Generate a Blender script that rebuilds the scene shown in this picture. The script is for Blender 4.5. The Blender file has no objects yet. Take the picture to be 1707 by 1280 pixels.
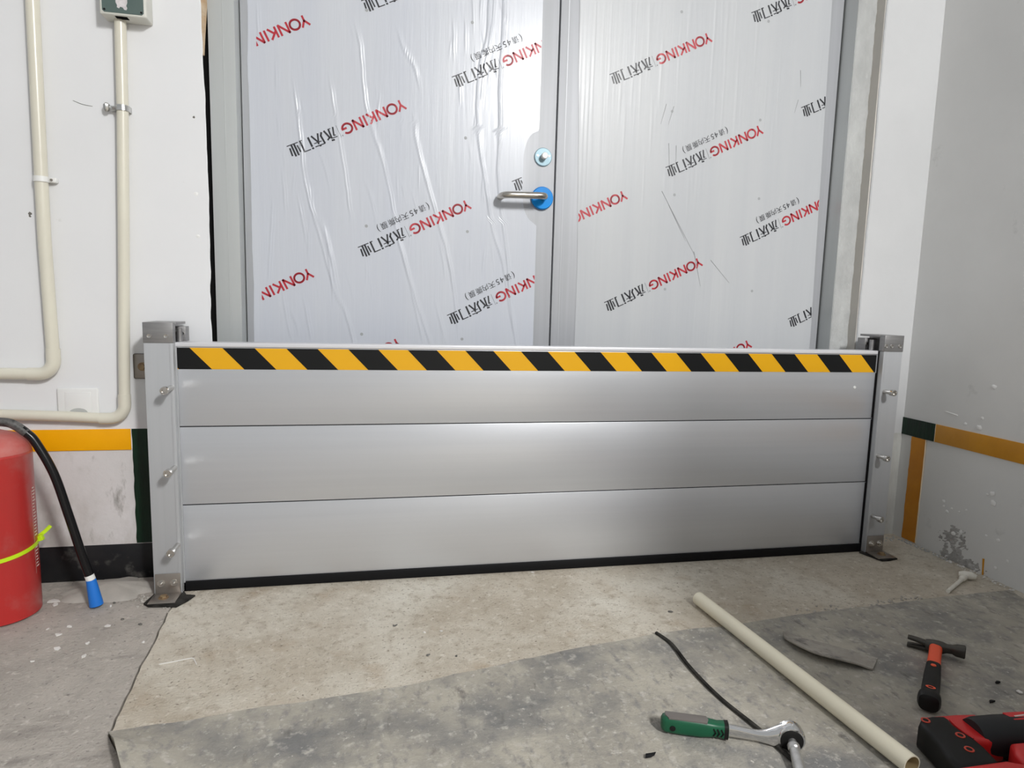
import bpy, bmesh, math, random
from mathutils import Vector, Matrix, noise as mnoise

random.seed(7)
scene = bpy.context.scene
COL = scene.collection

# ---------------------------------------------------------------- camera
cam_d = bpy.data.cameras.new('camera'); cam = bpy.data.objects.new('camera', cam_d); COL.objects.link(cam)
cam_d.sensor_width = 36.0; cam_d.lens = 22.828; cam_d.clip_start = 0.02
_r = Vector((0.9795951, -0.19933909, 0.0256393)); _u = Vector((-0.00035894, 0.1258352, 0.9920511)); _f = Vector((0.2009809, 0.9718176, -0.123196))
_m = Matrix.Identity(4)
for i in range(3):
    _m[i][0] = _r[i]; _m[i][1] = _u[i]; _m[i][2] = -_f[i]
_m[0][3], _m[1][3], _m[2][3] = 0.4852, -1.7125, 0.7507
cam.matrix_world = _m
scene.camera = cam

# ---------------------------------------------------------------- light
world = bpy.data.worlds.new('world'); scene.world = world; world.use_nodes = True
bg = world.node_tree.nodes['Background']; bg.inputs[0].default_value = (0.97, 0.99, 1.0, 1); bg.inputs[1].default_value = 0.42
ld = bpy.data.lights.new('ceiling_lamp', 'AREA'); ld.shape = 'RECTANGLE'; ld.size = 0.22; ld.size_y = 0.7
ld.energy = 150; ld.color = (1.0, 0.995, 0.985)
lo = bpy.data.objects.new('ceiling_lamp', ld); COL.objects.link(lo); lo.location = (1.85, -3.55, 2.62)
lo.rotation_euler = (math.radians(28), math.radians(-8), 0)

vs = scene.view_settings
vs.view_transform = 'Standard'; vs.look = 'None'; vs.exposure = 0.0; vs.gamma = 1.0; vs.use_curve_mapping = False

# ---------------------------------------------------------------- materials
def M(name, c1, c2=None, scale=8.0, detail=5.0, rough=0.5, metal=0.0, bump=0.0, bscale=60.0, stretch=(1, 1, 1), lo_=0.35, hi_=0.65,
      c3=None, s3=3.0, t3=(0.55, 0.7), st3=(1, 1, 1), coat=0.0, spec=0.5, bdist=0.002, rvar=0.0, aniso=0.0):
    m = bpy.data.materials.new(name); m.use_nodes = True
    nt = m.node_tree; N = nt.nodes; L = nt.links
    b = N['Principled BSDF']
    b.inputs['Base Color'].default_value = (*c1, 1); b.inputs['Roughness'].default_value = rough; b.inputs['Metallic'].default_value = metal
    b.inputs['Specular IOR Level'].default_value = spec
    b.inputs['Coat Weight'].default_value = coat; b.inputs['Coat Roughness'].default_value = 0.12
    if aniso: b.inputs['Anisotropic'].default_value = aniso
    tc = N.new('ShaderNodeTexCoord')
    def noise_(sc, det, st):
        mp = N.new('ShaderNodeMapping'); mp.inputs['Scale'].default_value = st; L.new(tc.outputs['Object'], mp.inputs['Vector'])
        n = N.new('ShaderNodeTexNoise'); n.inputs['Scale'].default_value = sc; n.inputs['Detail'].default_value = det; n.inputs['Roughness'].default_value = 0.62
        L.new(mp.outputs[0], n.inputs['Vector']); return n
    col = None
    if c2 is not None:
        n = noise_(scale, detail, stretch)
        r = N.new('ShaderNodeValToRGB'); r.color_ramp.elements[0].position = lo_; r.color_ramp.elements[1].position = hi_
        r.color_ramp.elements[0].color = (*c1, 1); r.color_ramp.elements[1].color = (*c2, 1)
        L.new(n.outputs['Fac'], r.inputs[0]); col = r.outputs[0]
        if rvar:
            ma = N.new('ShaderNodeMath'); ma.operation = 'MULTIPLY_ADD'; ma.inputs[1].default_value = rvar; ma.inputs[2].default_value = rough - rvar * 0.5
            L.new(n.outputs['Fac'], ma.inputs[0]); L.new(ma.outputs[0], b.inputs['Roughness'])
    if c3 is not None:
        layers = c3 if isinstance(c3, list) else [(c3, s3, t3, st3)]
        for (cc, sc, tt, st) in layers:
            n = noise_(sc, 7.0, st)
            r = N.new('ShaderNodeValToRGB'); r.color_ramp.elements[0].position = tt[0]; r.color_ramp.elements[1].position = tt[1]
            L.new(n.outputs['Fac'], r.inputs[0])
            mx = N.new('ShaderNodeMix'); mx.data_type = 'RGBA'
            L.new(r.outputs[0], mx.inputs[0])
            if col is not None: L.new(col, mx.inputs[6])
            else: mx.inputs[6].default_value = (*c1, 1)
            mx.inputs[7].default_value = (*cc, 1); col = mx.outputs[2]
    if col is not None: L.new(col, b.inputs['Base Color'])
    if bump:
        n = noise_(bscale, 6.0, stretch)
        bp = N.new('ShaderNodeBump'); bp.inputs['Strength'].default_value = bump; bp.inputs['Distance'].default_value = bdist
        L.new(n.outputs['Fac'], bp.inputs['Height']); L.new(bp.outputs[0], b.inputs['Normal'])
    return m

MAT = dict(
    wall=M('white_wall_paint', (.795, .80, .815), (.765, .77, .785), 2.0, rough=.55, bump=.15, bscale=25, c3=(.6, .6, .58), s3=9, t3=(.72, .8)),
    wall_dirty=M('soiled_white_paint', (.70, .68, .68), (.62, .60, .59), 6.0, rough=.65, bump=.4, bscale=45,
                 c3=[((.40, .37, .33), 5.0, (.47, .68), (1, 1, .6)), ((.20, .19, .17), 11.0, (.58, .70), (1.3, 1, .5)), ((.45, .42, .30), 3.0, (.60, .75), (1, 1, 2))]),
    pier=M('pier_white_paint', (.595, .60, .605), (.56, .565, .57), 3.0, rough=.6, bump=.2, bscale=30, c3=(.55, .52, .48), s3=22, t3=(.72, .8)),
    pier_low=M('pier_peeling_paint', (.60, .61, .58), (.45, .45, .43), 14.0, rough=.75, bump=.6, bscale=60, stretch=(1, 1, .35), c3=(.18, .17, .15), s3=16, t3=(.56, .68), st3=(1.6, 1.6, .4)),
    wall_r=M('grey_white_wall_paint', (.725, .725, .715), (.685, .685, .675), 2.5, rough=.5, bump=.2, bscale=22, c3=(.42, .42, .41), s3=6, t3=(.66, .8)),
    damp=M('damp_spalled_plaster', (.50, .49, .48), (.33, .32, .31), 26.0, rough=.9, bump=1.0, bscale=70, bdist=.006, c3=(.55, .55, .54), s3=34, t3=(.60, .66)),
    edge_paint=M('pale_edge_paint', (.66, .54, .38), rough=.5),
    putty=M('white_putty', (.86, .86, .85), rough=.6, bump=.4, bscale=120),
    plaster=M('rough_mortar', (.52, .53, .52), (.40, .405, .40), 12.0, rough=.85, bump=.9, bscale=50, bdist=.005, stretch=(1, 1, .5), c3=(.62, .63, .62), s3=10, t3=(.60, .70), st3=(2, 2, .6)),
    reveal=M('reveal_grey', (.62, .59, .54), (.56, .54, .50), 6.0, rough=.8, bump=.3),
    foam=M('brown_foam', (.50, .34, .20), (.62, .50, .36), 30.0, rough=.9, bump=1.0, bscale=60, bdist=.006),
    void=M('dark_void', (.01, .01, .01), rough=1.0, spec=0.0),
    black_tile=M('black_skirting', (.008, .008, .010), (.016, .016, .017), 10, rough=.4, spec=.3, c3=(.12, .115, .105), s3=16, t3=(.58, .78), bump=.1),
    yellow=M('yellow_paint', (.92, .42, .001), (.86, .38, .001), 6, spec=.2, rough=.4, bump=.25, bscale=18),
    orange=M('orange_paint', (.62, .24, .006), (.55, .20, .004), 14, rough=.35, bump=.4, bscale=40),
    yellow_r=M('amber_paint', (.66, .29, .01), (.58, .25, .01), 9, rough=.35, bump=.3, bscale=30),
    green=M('dark_green_paint', (.003, .013, .007), (.004, .028, .012), 22, rough=.35, spec=.3, bump=.7, bscale=40, stretch=(2, 2, .35)),
    frame=M('galvanised_frame', (.58, .60, .595), (.54, .56, .555), 3, rough=.42, metal=.35, stretch=(6, 6, .4), c3=(.60, .60, .60), s3=30, t3=(.74, .8)),
    leaf=M('door_steel', (.48, .49, .515), (.44, .45, .47), 4, rough=.48, metal=.25, stretch=(14, 14, .3), rvar=.15),
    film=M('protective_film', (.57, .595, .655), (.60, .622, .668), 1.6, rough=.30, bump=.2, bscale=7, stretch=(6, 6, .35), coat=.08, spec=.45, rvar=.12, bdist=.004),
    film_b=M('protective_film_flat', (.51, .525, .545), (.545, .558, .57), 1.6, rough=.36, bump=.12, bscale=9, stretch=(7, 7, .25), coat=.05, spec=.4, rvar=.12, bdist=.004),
    red_ink=M('red_print', (.46, .02, .035), rough=.4),
    black_ink=M('black_print', (.018, .018, .024), rough=.4),
    grey_ink=M('grey_mark', (.36, .37, .38), rough=.5),
    alu=M('anodised_aluminium', (.675, .69, .72), (.65, .665, .695), 1.5, rough=.36, metal=.62, stretch=(.4, 30, 30), bump=.04, bscale=30, rvar=.08),
    alu_post=M('post_aluminium', (.46, .47, .485), (.44, .45, .465), 2, rough=.5, metal=.25, stretch=(30, 30, .4)),
    alu_cap=M('milled_cap_metal', (.34, .335, .335), (.29, .285, .285), 10, rough=.4, metal=.7, stretch=(1, 1, 14)),
    alu_lip=M('bright_lip', (.80, .80, .83), rough=.35, metal=.3),
    steel=M('stainless_screw', (.62, .60, .57), rough=.22, metal=1.0),
    steel_d=M('stainless_plate', (.36, .33, .30), (.30, .27, .245), 9, rough=.35, metal=.75, c3=(.22, .16, .10), s3=22, t3=(.62, .72)),
    rust=M('weathered_bolt', (.26, .17, .11), (.36, .27, .15), 60, rough=.6, metal=.6),
    zinc=M('zinc_strap', (.66, .66, .65), (.5, .5, .49), 60, rough=.3, metal=.9),
    rubber=M('black_rubber', (.006, .006, .007), rough=.6, spec=.2),
    rubber_d=M('dusty_rubber', (.012, .011, .010), (.05, .047, .042), 28, rough=.85, bump=.4, spec=.15),
    offcut=M('offcut_rubber', (.31, .285, .25), (.41, .38, .335), 24, rough=.85, bump=.6, bscale=80, c3=(.16, .15, .14), s3=30, t3=(.55, .72)),
    tape_y=M('hazard_yellow', (.78, .40, .004), rough=.34),
    tape_k=M('hazard_black', (.007, .0075, .008), rough=.4, spec=.25),
    pvc=M('cream_pvc', (.74, .71, .60), (.70, .67, .57), 4, rough=.3, coat=.1),
    pvc_pole=M('cream_pole_pvc', (.84, .79, .63), (.78, .73, .58), 5, rough=.42),
    pvc_in=M('pipe_bore', (.45, .34, .18), rough=.7),
    box=M('ivory_box', (.72, .72, .66), (.66, .66, .61), 8, rough=.5),
    box_g=M('green_cover', (.085, .125, .115), (.10, .14, .13), 20, rough=.45, c3=(.22, .25, .24), s3=60, t3=(.68, .74)),
    residue=M('sticker_residue', (.72, .69, .70), (.5, .46, .47), 50, rough=.8, bump=.5),
    socket=M('socket_white', (.80, .80, .79), rough=.35),
    socket_d=M('socket_notch', (.46, .47, .46), rough=.5),
    red=M('extinguisher_red', (.50, .026, .024), (.45, .030, .027), 4, rough=.36, c3=(.46, .17, .15), s3=7, t3=(.55, .88), coat=.2, bump=.05),
    red_dust=M('dusty_red', (.52, .09, .075), (.55, .2, .18), 14, rough=.6),
    label_ink=M('label_ink', (.74, .62, .56), rough=.5),
    hose=M('black_hose', (.006, .006, .007), rough=.25, spec=.35),
    hose_d=M('dusty_hose', (.02, .02, .02), (.16, .155, .15), 50, rough=.5),
    blue=M('blue_plastic', (.012, .17, .62), rough=.4),
    blue_film=M('blue_rose_film', (.001, .29, .82), (.001, .24, .70), 18, rough=.45, spec=.25),
    nozzle_w=M('dusty_white_plastic', (.84, .81, .73), (.74, .71, .63), 60, rough=.6),
    whitep=M('white_plastic', (.82, .82, .80), rough=.4),
    chart=M('lime_tie', (.55, .80, .01), rough=.4),
    chrome=M('chrome', (.75, .75, .75), rough=.1, metal=1.0),
    nickel=M('brushed_nickel', (.55, .52, .47), rough=.24, metal=1.0),
    bluesteel=M('zinc_blue', (.30, .44, .51), (.38, .52, .58), 40, rough=.5, metal=.3),
    tan=M('tan_screed', (.58, .52, .43), (.47, .41, .325), 9.0, 10, rough=.92, bump=.9, bscale=170, bdist=.004,
          c3=[((.69, .65, .565), 2.6, (.46, .70), (1, 1, 1)), ((.45, .365, .27), 8.0, (.58, .74), (1, 1, 1)), ((.35, .29, .22), 34.0, (.52, .78), (1, 1, 1)), ((.72, .67, .585), 48.0, (.56, .72), (1, 1, 1)), ((.24, .20, .155), 120.0, (.58, .68), (1, 1, 1))]),
    grey=M('grey_screed', (.47, .43, .385), (.36, .33, .295), 5.0, 10, rough=.92, bump=.9, bscale=150, bdist=.0035,
           c3=[((.54, .495, .445), 3.0, (.46, .70), (1, 1.6, 1)), ((.22, .20, .18), 6.0, (.56, .74), (.6, 1.8, 1)), ((.30, .275, .245), 38.0, (.54, .78), (1, 1, 1)), ((.60, .56, .51), 52.0, (.58, .72), (1, 1, 1)), ((.24, .22, .20), 110.0, (.60, .68), (1, 1, 1))]),
    mat_=M('dusty_rubber_sheet', (.335, .312, .268), (.455, .422, .355), 5.2, 10, rough=.85, bump=.8, bscale=120, bdist=.003,
           c3=[((.19, .188, .182), 3.1, (.48, .66), (1, 1.3, 1)), ((.48, .445, .375), 7.5, (.56, .76), (1.5, 1, 1)), ((.13, .12, .11), 17.0, (.60, .74), (1.8, .8, 1)), ((.21, .205, .20), 36.0, (.52, .74), (1.6, .9, 1)), ((.52, .49, .44), 44.0, (.56, .72), (1, 1, 1)), ((.58, .55, .50), 90.0, (.62, .72), (1, 1, 1))]),
    dust=M('pale_dust', (.47, .44, .40), (.41, .385, .35), 20, rough=1.0, bump=.5, bscale=90),
    flake=M('paint_flake_white', (.74, .72, .69), rough=.7),
    crumb=M('dark_crumb', (.09, .085, .078), (.2, .19, .17), 80, rough=.9),
    grip_green=M('green_grip', (.004, .095, .042), (.004, .08, .036), 12, rough=.4),
    grip_grey=M('grey_grip_panel', (.15, .135, .125), rough=.5),
    grip_black=M('black_grip', (.006, .006, .006), (.010, .0095, .009), 30, rough=.5, spec=.25),
    h_orange=M('orange_handle', (.92, .10, .03), rough=.4),
    h_steel=M('dark_forged_steel', (.085, .08, .07), (.06, .057, .05), 20, rough=.35, metal=.6),
    t_red=M('tool_red', (.66, .022, .022), rough=.38),
    t_black=M('tool_black_rubber', (.006, .006, .006), rough=.5, spec=.25),
    t_grey=M('tool_charcoal', (.020, .021, .023), rough=.5, spec=.3),
    t_orange=M('tool_screw_boss', (.60, .06, .03), rough=.4),
    occluder=M('occluder_grey', (.35, .36, .37), rough=.5),  # grey of the added, out-of-view light blocker
)

# ---------------------------------------------------------------- builders
def orth(d):
    d = Vector(d).normalized()
    a = Vector((0, 0, 1)) if abs(d.z) < .9 else Vector((1, 0, 0))
    u = d.cross(a).normalized(); return u, d.cross(u).normalized()

class MB:
    def __init__(s): s.v = []; s.f = []
    def add(s, v, f):
        o = len(s.v); s.v += [tuple(p) for p in v]; s.f += [tuple(i + o for i in q) for q in f]; return s
    def from_bm(s, bm):
        bm.verts.index_update()
        s.add([v.co[:] for v in bm.verts], [[v.index for v in f.verts] for f in bm.faces]); bm.free(); return s
    def box(s, x0, x1, y0, y1, z0, z1, b=0.0, seg=2, mtx=None):
        bm = bmesh.new(); bmesh.ops.create_cube(bm, size=1)
        for v in bm.verts:
            v.co = Vector(((x0 + x1) / 2 + v.co.x * (x1 - x0), (y0 + y1) / 2 + v.co.y * (y1 - y0), (z0 + z1) / 2 + v.co.z * (z1 - z0)))
        if b: bmesh.ops.bevel(bm, geom=bm.edges[:], offset=b, segments=seg, affect='EDGES', profile=.5)
        if mtx is not None: bm.transform(mtx)
        return s.from_bm(bm)
    def prism(s, poly, o, ux, uy, depth, b=0.0, seg=2):
        ux = Vector(ux); uy = Vector(uy); n = ux.cross(uy).normalized(); o = Vector(o)
        bm = bmesh.new()
        vs_ = [bm.verts.new(o + ux * p[0] + uy * p[1]) for p in poly]
        f = bm.faces.new(vs_)
        r = bmesh.ops.extrude_face_region(bm, geom=[f])
        for e in r['geom']:
            if isinstance(e, bmesh.types.BMVert): e.co += n * depth
        bmesh.ops.recalc_face_normals(bm, faces=bm.faces[:])
        if b:
            caps = [e for e in bm.edges if any(len(fc.verts) == len(poly) and len(poly) != 4 for fc in e.link_faces)] if len(poly) != 4 else bm.edges[:]
            bmesh.ops.bevel(bm, geom=caps, offset=b, segments=seg, affect='EDGES', profile=.5)
        return s.from_bm(bm)
    def cyl(s, p0, p1, r0, r1=None, n=20, cap=True):
        return s.tube([p0, p1], [r0, r0 if r1 is None else r1], n, cap)
    def tube(s, pts, r, n=12, cap=True, flat=1.0, up=None):
        pts = [Vector(p) for p in pts]; R = r if isinstance(r, (list, tuple)) else [r] * len(pts)
        V = []; F = []; pu = None
        for i, p in enumerate(pts):
            d = (pts[min(i + 1, len(pts) - 1)] - pts[max(i - 1, 0)]).normalized()
            if up is not None: u = d.cross(Vector(up)).normalized(); w = d.cross(u)
            elif pu is None: u, w = orth(d)
            else:
                u = (pu - d * pu.dot(d)).normalized(); w = d.cross(u)
            pu = u
            for k in range(n):
                a = 2 * math.pi * k / n
                V.append(p + u * (R[i] * math.cos(a)) + w * (R[i] * flat * math.sin(a)))
        for i in range(len(pts) - 1):
            for k in range(n):
                a, b_ = i * n + k, i * n + (k + 1) % n
                F.append((a, a + n, b_ + n, b_))
        if cap:
            F.append(tuple(range(n))); F.append(tuple(reversed(range((len(pts) - 1) * n, len(pts) * n))))
        return s.add(V, F)
    def lathe(s, prof, c, n=40, axis=(0, 0, 1)):
        w = Vector(axis).normalized(); u, v = orth(w); c = Vector(c)
        V = []; F = []
        for (r, z) in prof:
            for k in range(n):
                a = 2 * math.pi * k / n
                V.append(c + w * z + (u * math.cos(a) + v * math.sin(a)) * r)
        m = len(prof)
        for i in range(m - 1):
            for k in range(n):
                a, b_ = i * n + k, i * n + (k + 1) % n
                F.append((a, b_, b_ + n, a + n))
        F.append(tuple(reversed(range(n)))); F.append(tuple(range((m - 1) * n, m * n)))
        return s.add(V, F)
    def build(s, name, mat, parent=None, angle=38, smooth=True):
        bm = bmesh.new()
        vs_ = [bm.verts.new(p) for p in s.v]
        for q in s.f:
            try: bm.faces.new([vs_[i] for i in q])
            except ValueError: pass
        bmesh.ops.recalc_face_normals(bm, faces=bm.faces[:])
        if smooth:
            for f in bm.faces: f.smooth = True
            ca = math.radians(angle)
            for e in bm.edges:
                if len(e.link_faces) == 2 and e.calc_face_angle(0) > ca: e.smooth = False
        me = bpy.data.meshes.new(name); bm.to_mesh(me); bm.free()
        return link(name, me, mat, parent)

def link(name, me, mat, parent=None):
    o = bpy.data.objects.new(name, me); COL.objects.link(o)
    me.materials.clear(); me.materials.append(MAT[mat])
    if parent is not None: setp(o, parent)
    return o

def setp(o, parent):
    o.parent = parent
    w = Matrix.Translation(parent.location) if parent.type == 'EMPTY' else Matrix.Identity(4)
    o.matrix_parent_inverse = w.inverted()

def tag(o, label=None, cat=None, group=None, kind=None):
    if label: o['label'] = label
    if cat: o['category'] = cat
    if group: o['group'] = group
    if kind: o['kind'] = kind
    return o

def empty(name, loc, label=None, cat=None, group=None, kind=None):
    o = bpy.data.objects.new(name, None); COL.objects.link(o); o.location = loc; o.empty_display_size = .05
    return tag(o, label, cat, group, kind)

def catmull(P, n=6):
    P = [Vector(p) for p in P]; out = []
    Q = [P[0] * 2 - P[1]] + P + [P[-1] * 2 - P[-2]]
    for i in range(1, len(Q) - 2):
        for k in range(n):
            t = k / n; a, b, c, d = Q[i - 1], Q[i], Q[i + 1], Q[i + 2]
            out.append(.5 * ((2 * b) + (c - a) * t + (2 * a - 5 * b + 4 * c - d) * t * t + (3 * b - a - 3 * c + d) * t ** 3))
    out.append(P[-1]); return out

def nz(x, y=0.0, z=0.0): return mnoise.noise(Vector((x, y, z)))

XR = 2.2125      # right wall plane
YW = 0.10        # left wall plane
YP = 0.13        # pier plane
YF = 0.18        # door frame face
YL = 0.24        # door leaf face
W = 1.9723       # clear width of the barrier

# ================================================================= SETTING
# floor: two slabs with an open joint between them
fl = empty('floor', (0, 0, 0), 'dusty bare concrete floor in two shades of grey and tan', None, kind='structure')
jt = [(-.012, .8), (-.010, .2), (-.006, -.09), (-.0045, -.1437), (.0047, -.2289), (.0117, -.3512), (.0261, -.5023), (.0325, -.5699), (.062, -.615), (.12, -.70), (.25, -1.0), (.60, -4.5)]
def slab(side, name, mat, z):
    m = MB(); g = .0022
    ys = []
    for i in range(len(jt) - 1):
        k = max(1, int(abs(jt[i + 1][1] - jt[i][1]) / .02))
        for q in range(k): ys.append((jt[i][0] + (jt[i + 1][0] - jt[i][0]) * q / k, jt[i][1] + (jt[i + 1][1] - jt[i][1]) * q / k))
    ys.append(jt[-1])
    V = []; F = []
    for i, (x, y) in enumerate(ys):
        x += nz(y * 22, 3.1) * .003 + nz(y * 90, 1.1) * .0012
        e = -3.2 if side < 0 else 4.2
        V += [(x + side * g, y, z), (e, y, z), (x + side * g, y, -.06), (e, y, -.06)]
    for i in range(len(ys) - 1):
        a = 4 * i; b = a + 4
        F += [(a, a + 1, b + 1, b), (a, b, b + 2, a + 2), (a + 2, b + 2, b + 3, a + 3), (a + 1, a + 3, b + 3, b + 1)]
    m.add(V, F); return m.build(name, mat, fl, smooth=False)
slab(-1, 'slab', 'grey', -.001); slab(1, 'slab', 'tan', 0.0)
MB().box(-.2, .3, -4.5, .8, -.10, -.055).build('joint_bed', 'crumb', fl)

# left wall
wl = empty('wall_left', (-1.5, .25, 0), 'white painted wall with conduits and a yellow band on the left', kind='structure')
def plaster_edge():
    m = MB(); V = []; F = []; n = 150
    for i in range(n + 1):
        z = .352 + (2.9 - .352) * i / n
        x = .0600 + nz(z * 6, .3) * .004 + nz(z * 25, 5.3) * .0022 - max(0, z - 1.25) * .012
        V += [(-3.2, YW, z), (x - .003, YW, z), (x, YW + .003, z), (x - .045, YW + .03, z), (x - .045, .5, z), (-3.2, .5, z)]
    for i in range(n):
        a = 6 * i
        for k in range(6): F.append((a + k, a + (k + 1) % 6, a + 6 + (k + 1) % 6, a + 6 + k))
    F += [tuple(range(6)), tuple(range(6 * n, 6 * n + 6))]
    return m.add(V, F)
plaster_edge().build('upper_wall', 'wall', wl, smooth=False)
MB().box(-3.2, .058, YW + .0005, YW + .03, .096, .352).build('lower_wall', 'wall_dirty', wl)
MB().box(-3.2, -.143, YW - .003, YW + .002, .349, .404, .001).build('yellow_band', 'yellow', wl)
def strip(name, x0, x1, z0, z1, y, th, mat, parent, amp=.002, axis='x', right=None):
    m = MB(); V = []; F = []; n = 40
    for i in range(n + 1):
        z = z0 + (z1 - z0) * i / n
        a = x0 + nz(z * 40, x0 * 9) * amp; b = x1 + nz(z * 40, x1 * 9 + 4) * amp
        if axis == 'x': V += [(a, y, z), (b, y, z), (b, y + th, z), (a, y + th, z)]
        else: V += [(y, a, z), (y, b, z), (y + th, b, z), (y + th, a, z)]
    for i in range(n):
        c = 4 * i
        for k in range(4): F.append((c + k, c + (k + 1) % 4, c + 4 + (k + 1) % 4, c + 4 + k))
    F += [(0, 1, 2, 3), (4 * n, 4 * n + 1, 4 * n + 2, 4 * n + 3)]
    return m.add(V, F).build(name, mat, parent)
strip('green_band', -.140, .04, .098, .404, YW - .0015, .003, 'green', wl)
bb = tag(MB().box(-3.2, .058, YW + .004, YW + .05, -.002, .0955, .0008).build('baseboard_left', 'black_tile'), 'black dusty skirting below the left wall', kind='structure')
# scuffs and chips in the paint
def chip(x, y, z, r, parent, mat, n=(0, -1, 0), name='paint_chip', sx=1.0):
    nv = Vector(n); u, v = orth(nv); c = Vector((x, y, z)); V = [c + nv * r * .35]; k = 9
    for i in range(k):
        a = 2 * math.pi * i / k; q = r * (.7 + .5 * random.random())
        V.append(c + u * math.cos(a) * q * sx + v * math.sin(a) * q)
    return MB().add(V, [(0, 1 + i, 1 + (i + 1) % k) for i in range(k)]).build(name, mat, parent)
chip(-.3423, YW - .0002, .9363, .005, wl, 'crumb'); chip(-.3425, YW - .0002, .930, .003, wl, 'crumb')
chip(.035, YW - .0002, .90, .005, wl, 'putty'); chip(.033, YW - .0002, 1.005, .006, wl, 'putty'); chip(.034, YW - .0002, 1.19, .003, wl, 'crumb')
MB().tube(catmull([(-.235, YW, 1.207), (-.215, YW - .0005, 1.200), (-.193, YW, 1.197)], 4), .0006, 5).build('scratch', 'crumb', wl)
# dark slot and foam filler between the left wall and the door frame
slot = tag(MB().box(-.02, .052, YF + .012, .5, 0, 2.9).build('trim_1', 'void'), 'dark unfilled slot beside the left door jamb', kind='structure')
fm = MB()
fm.tube([(.0435 + nz(z, 2) * .002, YF - .012 + nz(z * 9, 7) * .006, z) for z in [1.36 + .02 * i for i in range(40)]], [.004 + .0085 * min(1, i / 6) for i in range(40)], 8)
tag(fm.build('trim_2', 'foam'), 'brown foam filler squeezed into the gap beside the left door jamb', kind='structure')

# pier to the right of the door and right wall
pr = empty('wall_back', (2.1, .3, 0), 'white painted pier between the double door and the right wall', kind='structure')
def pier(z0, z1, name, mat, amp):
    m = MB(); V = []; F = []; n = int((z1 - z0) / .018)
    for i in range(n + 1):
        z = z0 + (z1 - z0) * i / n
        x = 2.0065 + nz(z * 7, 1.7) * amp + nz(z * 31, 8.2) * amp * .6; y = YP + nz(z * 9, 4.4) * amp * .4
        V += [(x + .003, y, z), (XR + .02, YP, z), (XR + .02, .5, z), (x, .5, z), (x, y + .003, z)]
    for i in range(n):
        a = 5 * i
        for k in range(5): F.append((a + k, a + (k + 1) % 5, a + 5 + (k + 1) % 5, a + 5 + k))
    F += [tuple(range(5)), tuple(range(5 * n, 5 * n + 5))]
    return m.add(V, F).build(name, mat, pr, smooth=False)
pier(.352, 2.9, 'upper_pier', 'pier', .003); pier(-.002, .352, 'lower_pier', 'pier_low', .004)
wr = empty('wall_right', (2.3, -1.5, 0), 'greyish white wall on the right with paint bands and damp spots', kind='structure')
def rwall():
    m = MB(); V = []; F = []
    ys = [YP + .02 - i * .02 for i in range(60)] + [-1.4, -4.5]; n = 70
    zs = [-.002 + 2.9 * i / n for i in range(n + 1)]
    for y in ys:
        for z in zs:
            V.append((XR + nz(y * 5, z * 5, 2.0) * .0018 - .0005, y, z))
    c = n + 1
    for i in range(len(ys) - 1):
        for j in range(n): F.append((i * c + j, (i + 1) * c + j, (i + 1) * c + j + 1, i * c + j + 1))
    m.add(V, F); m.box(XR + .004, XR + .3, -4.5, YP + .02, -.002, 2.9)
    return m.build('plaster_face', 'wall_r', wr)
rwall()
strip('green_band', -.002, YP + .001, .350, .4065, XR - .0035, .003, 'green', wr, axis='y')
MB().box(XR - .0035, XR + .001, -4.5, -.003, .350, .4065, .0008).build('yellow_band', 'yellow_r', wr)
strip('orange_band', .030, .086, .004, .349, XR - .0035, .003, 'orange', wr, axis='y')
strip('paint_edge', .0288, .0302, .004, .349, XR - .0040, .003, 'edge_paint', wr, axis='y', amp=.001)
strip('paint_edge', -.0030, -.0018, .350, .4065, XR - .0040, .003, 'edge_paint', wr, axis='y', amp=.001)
# damp spalled patch at the foot of the right wall
def damp_patch():
    m = MB(); V = []; F = []; ny, nzz = 46, 40
    for i in range(ny + 1):
        for j in range(nzz + 1):
            y = .0 - .30 * i / ny; z = .185 * j / nzz
            d = math.hypot((y + .105) / .085, (z - .075) / .065); d2 = math.hypot((y + .15) / .14, (z - .01) / .035)
            k = max(0, 1.15 - min(d, d2 * 1.1)) + nz(y * 45, z * 45, 3) * .42
            h = .0045 * max(-.6, min(1, k)) * (.4 + .9 * abs(nz(y * 120, z * 120, 9)))
            V.append((XR + .0012 - max(-.002, h) if k > .18 else XR + .004, y, z))
    c = nzz + 1
    for i in range(ny):
        for j in range(nzz): F.append((i * c + j, (i + 1) * c + j, (i + 1) * c + j + 1, i * c + j + 1))
    return m.add(V, F).build('damp_patch', 'damp', wr, smooth=False)
damp_patch()
for (y, z, r) in [(-.182, .549, .0055), (-.156, .453, .004), (-.15, .425, .006), (-.104, .427, .004), (-.215, .244, .006), (-.222, .219, .006), (-.20, .238, .003), (-.059, .174, .004),
                  (-.105, .088, .0065), (-.117, .158, .003), (-.076, .145, .0045), (-.14, .171, .003), (-.062, .158, .003), (-.212, .118, .003), (-.25, .119, .004), (-.283, .07, .003), (-.251, .036, .004),
                  (-.09, .16, .003), (-.13, .1, .004), (-.33, .19, .003)]:
    chip(XR - .0015, y, z, r * 1.3, wr, 'putty', (-1, 0, 0), sx=1.2)
MB().tube([(XR - .001, -.212, .048), (XR - .0015, -.214, .02), (XR - .001, -.215, .001)], [.003, .002, .0025], 8).build('paint_drip', 'yellow_r', wr)
MB().tube([(XR - .001, -.03, .452), (XR - .001, -.075, .447)], [.0008, .0016], 6).build('scratch', 'putty', wr)

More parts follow.
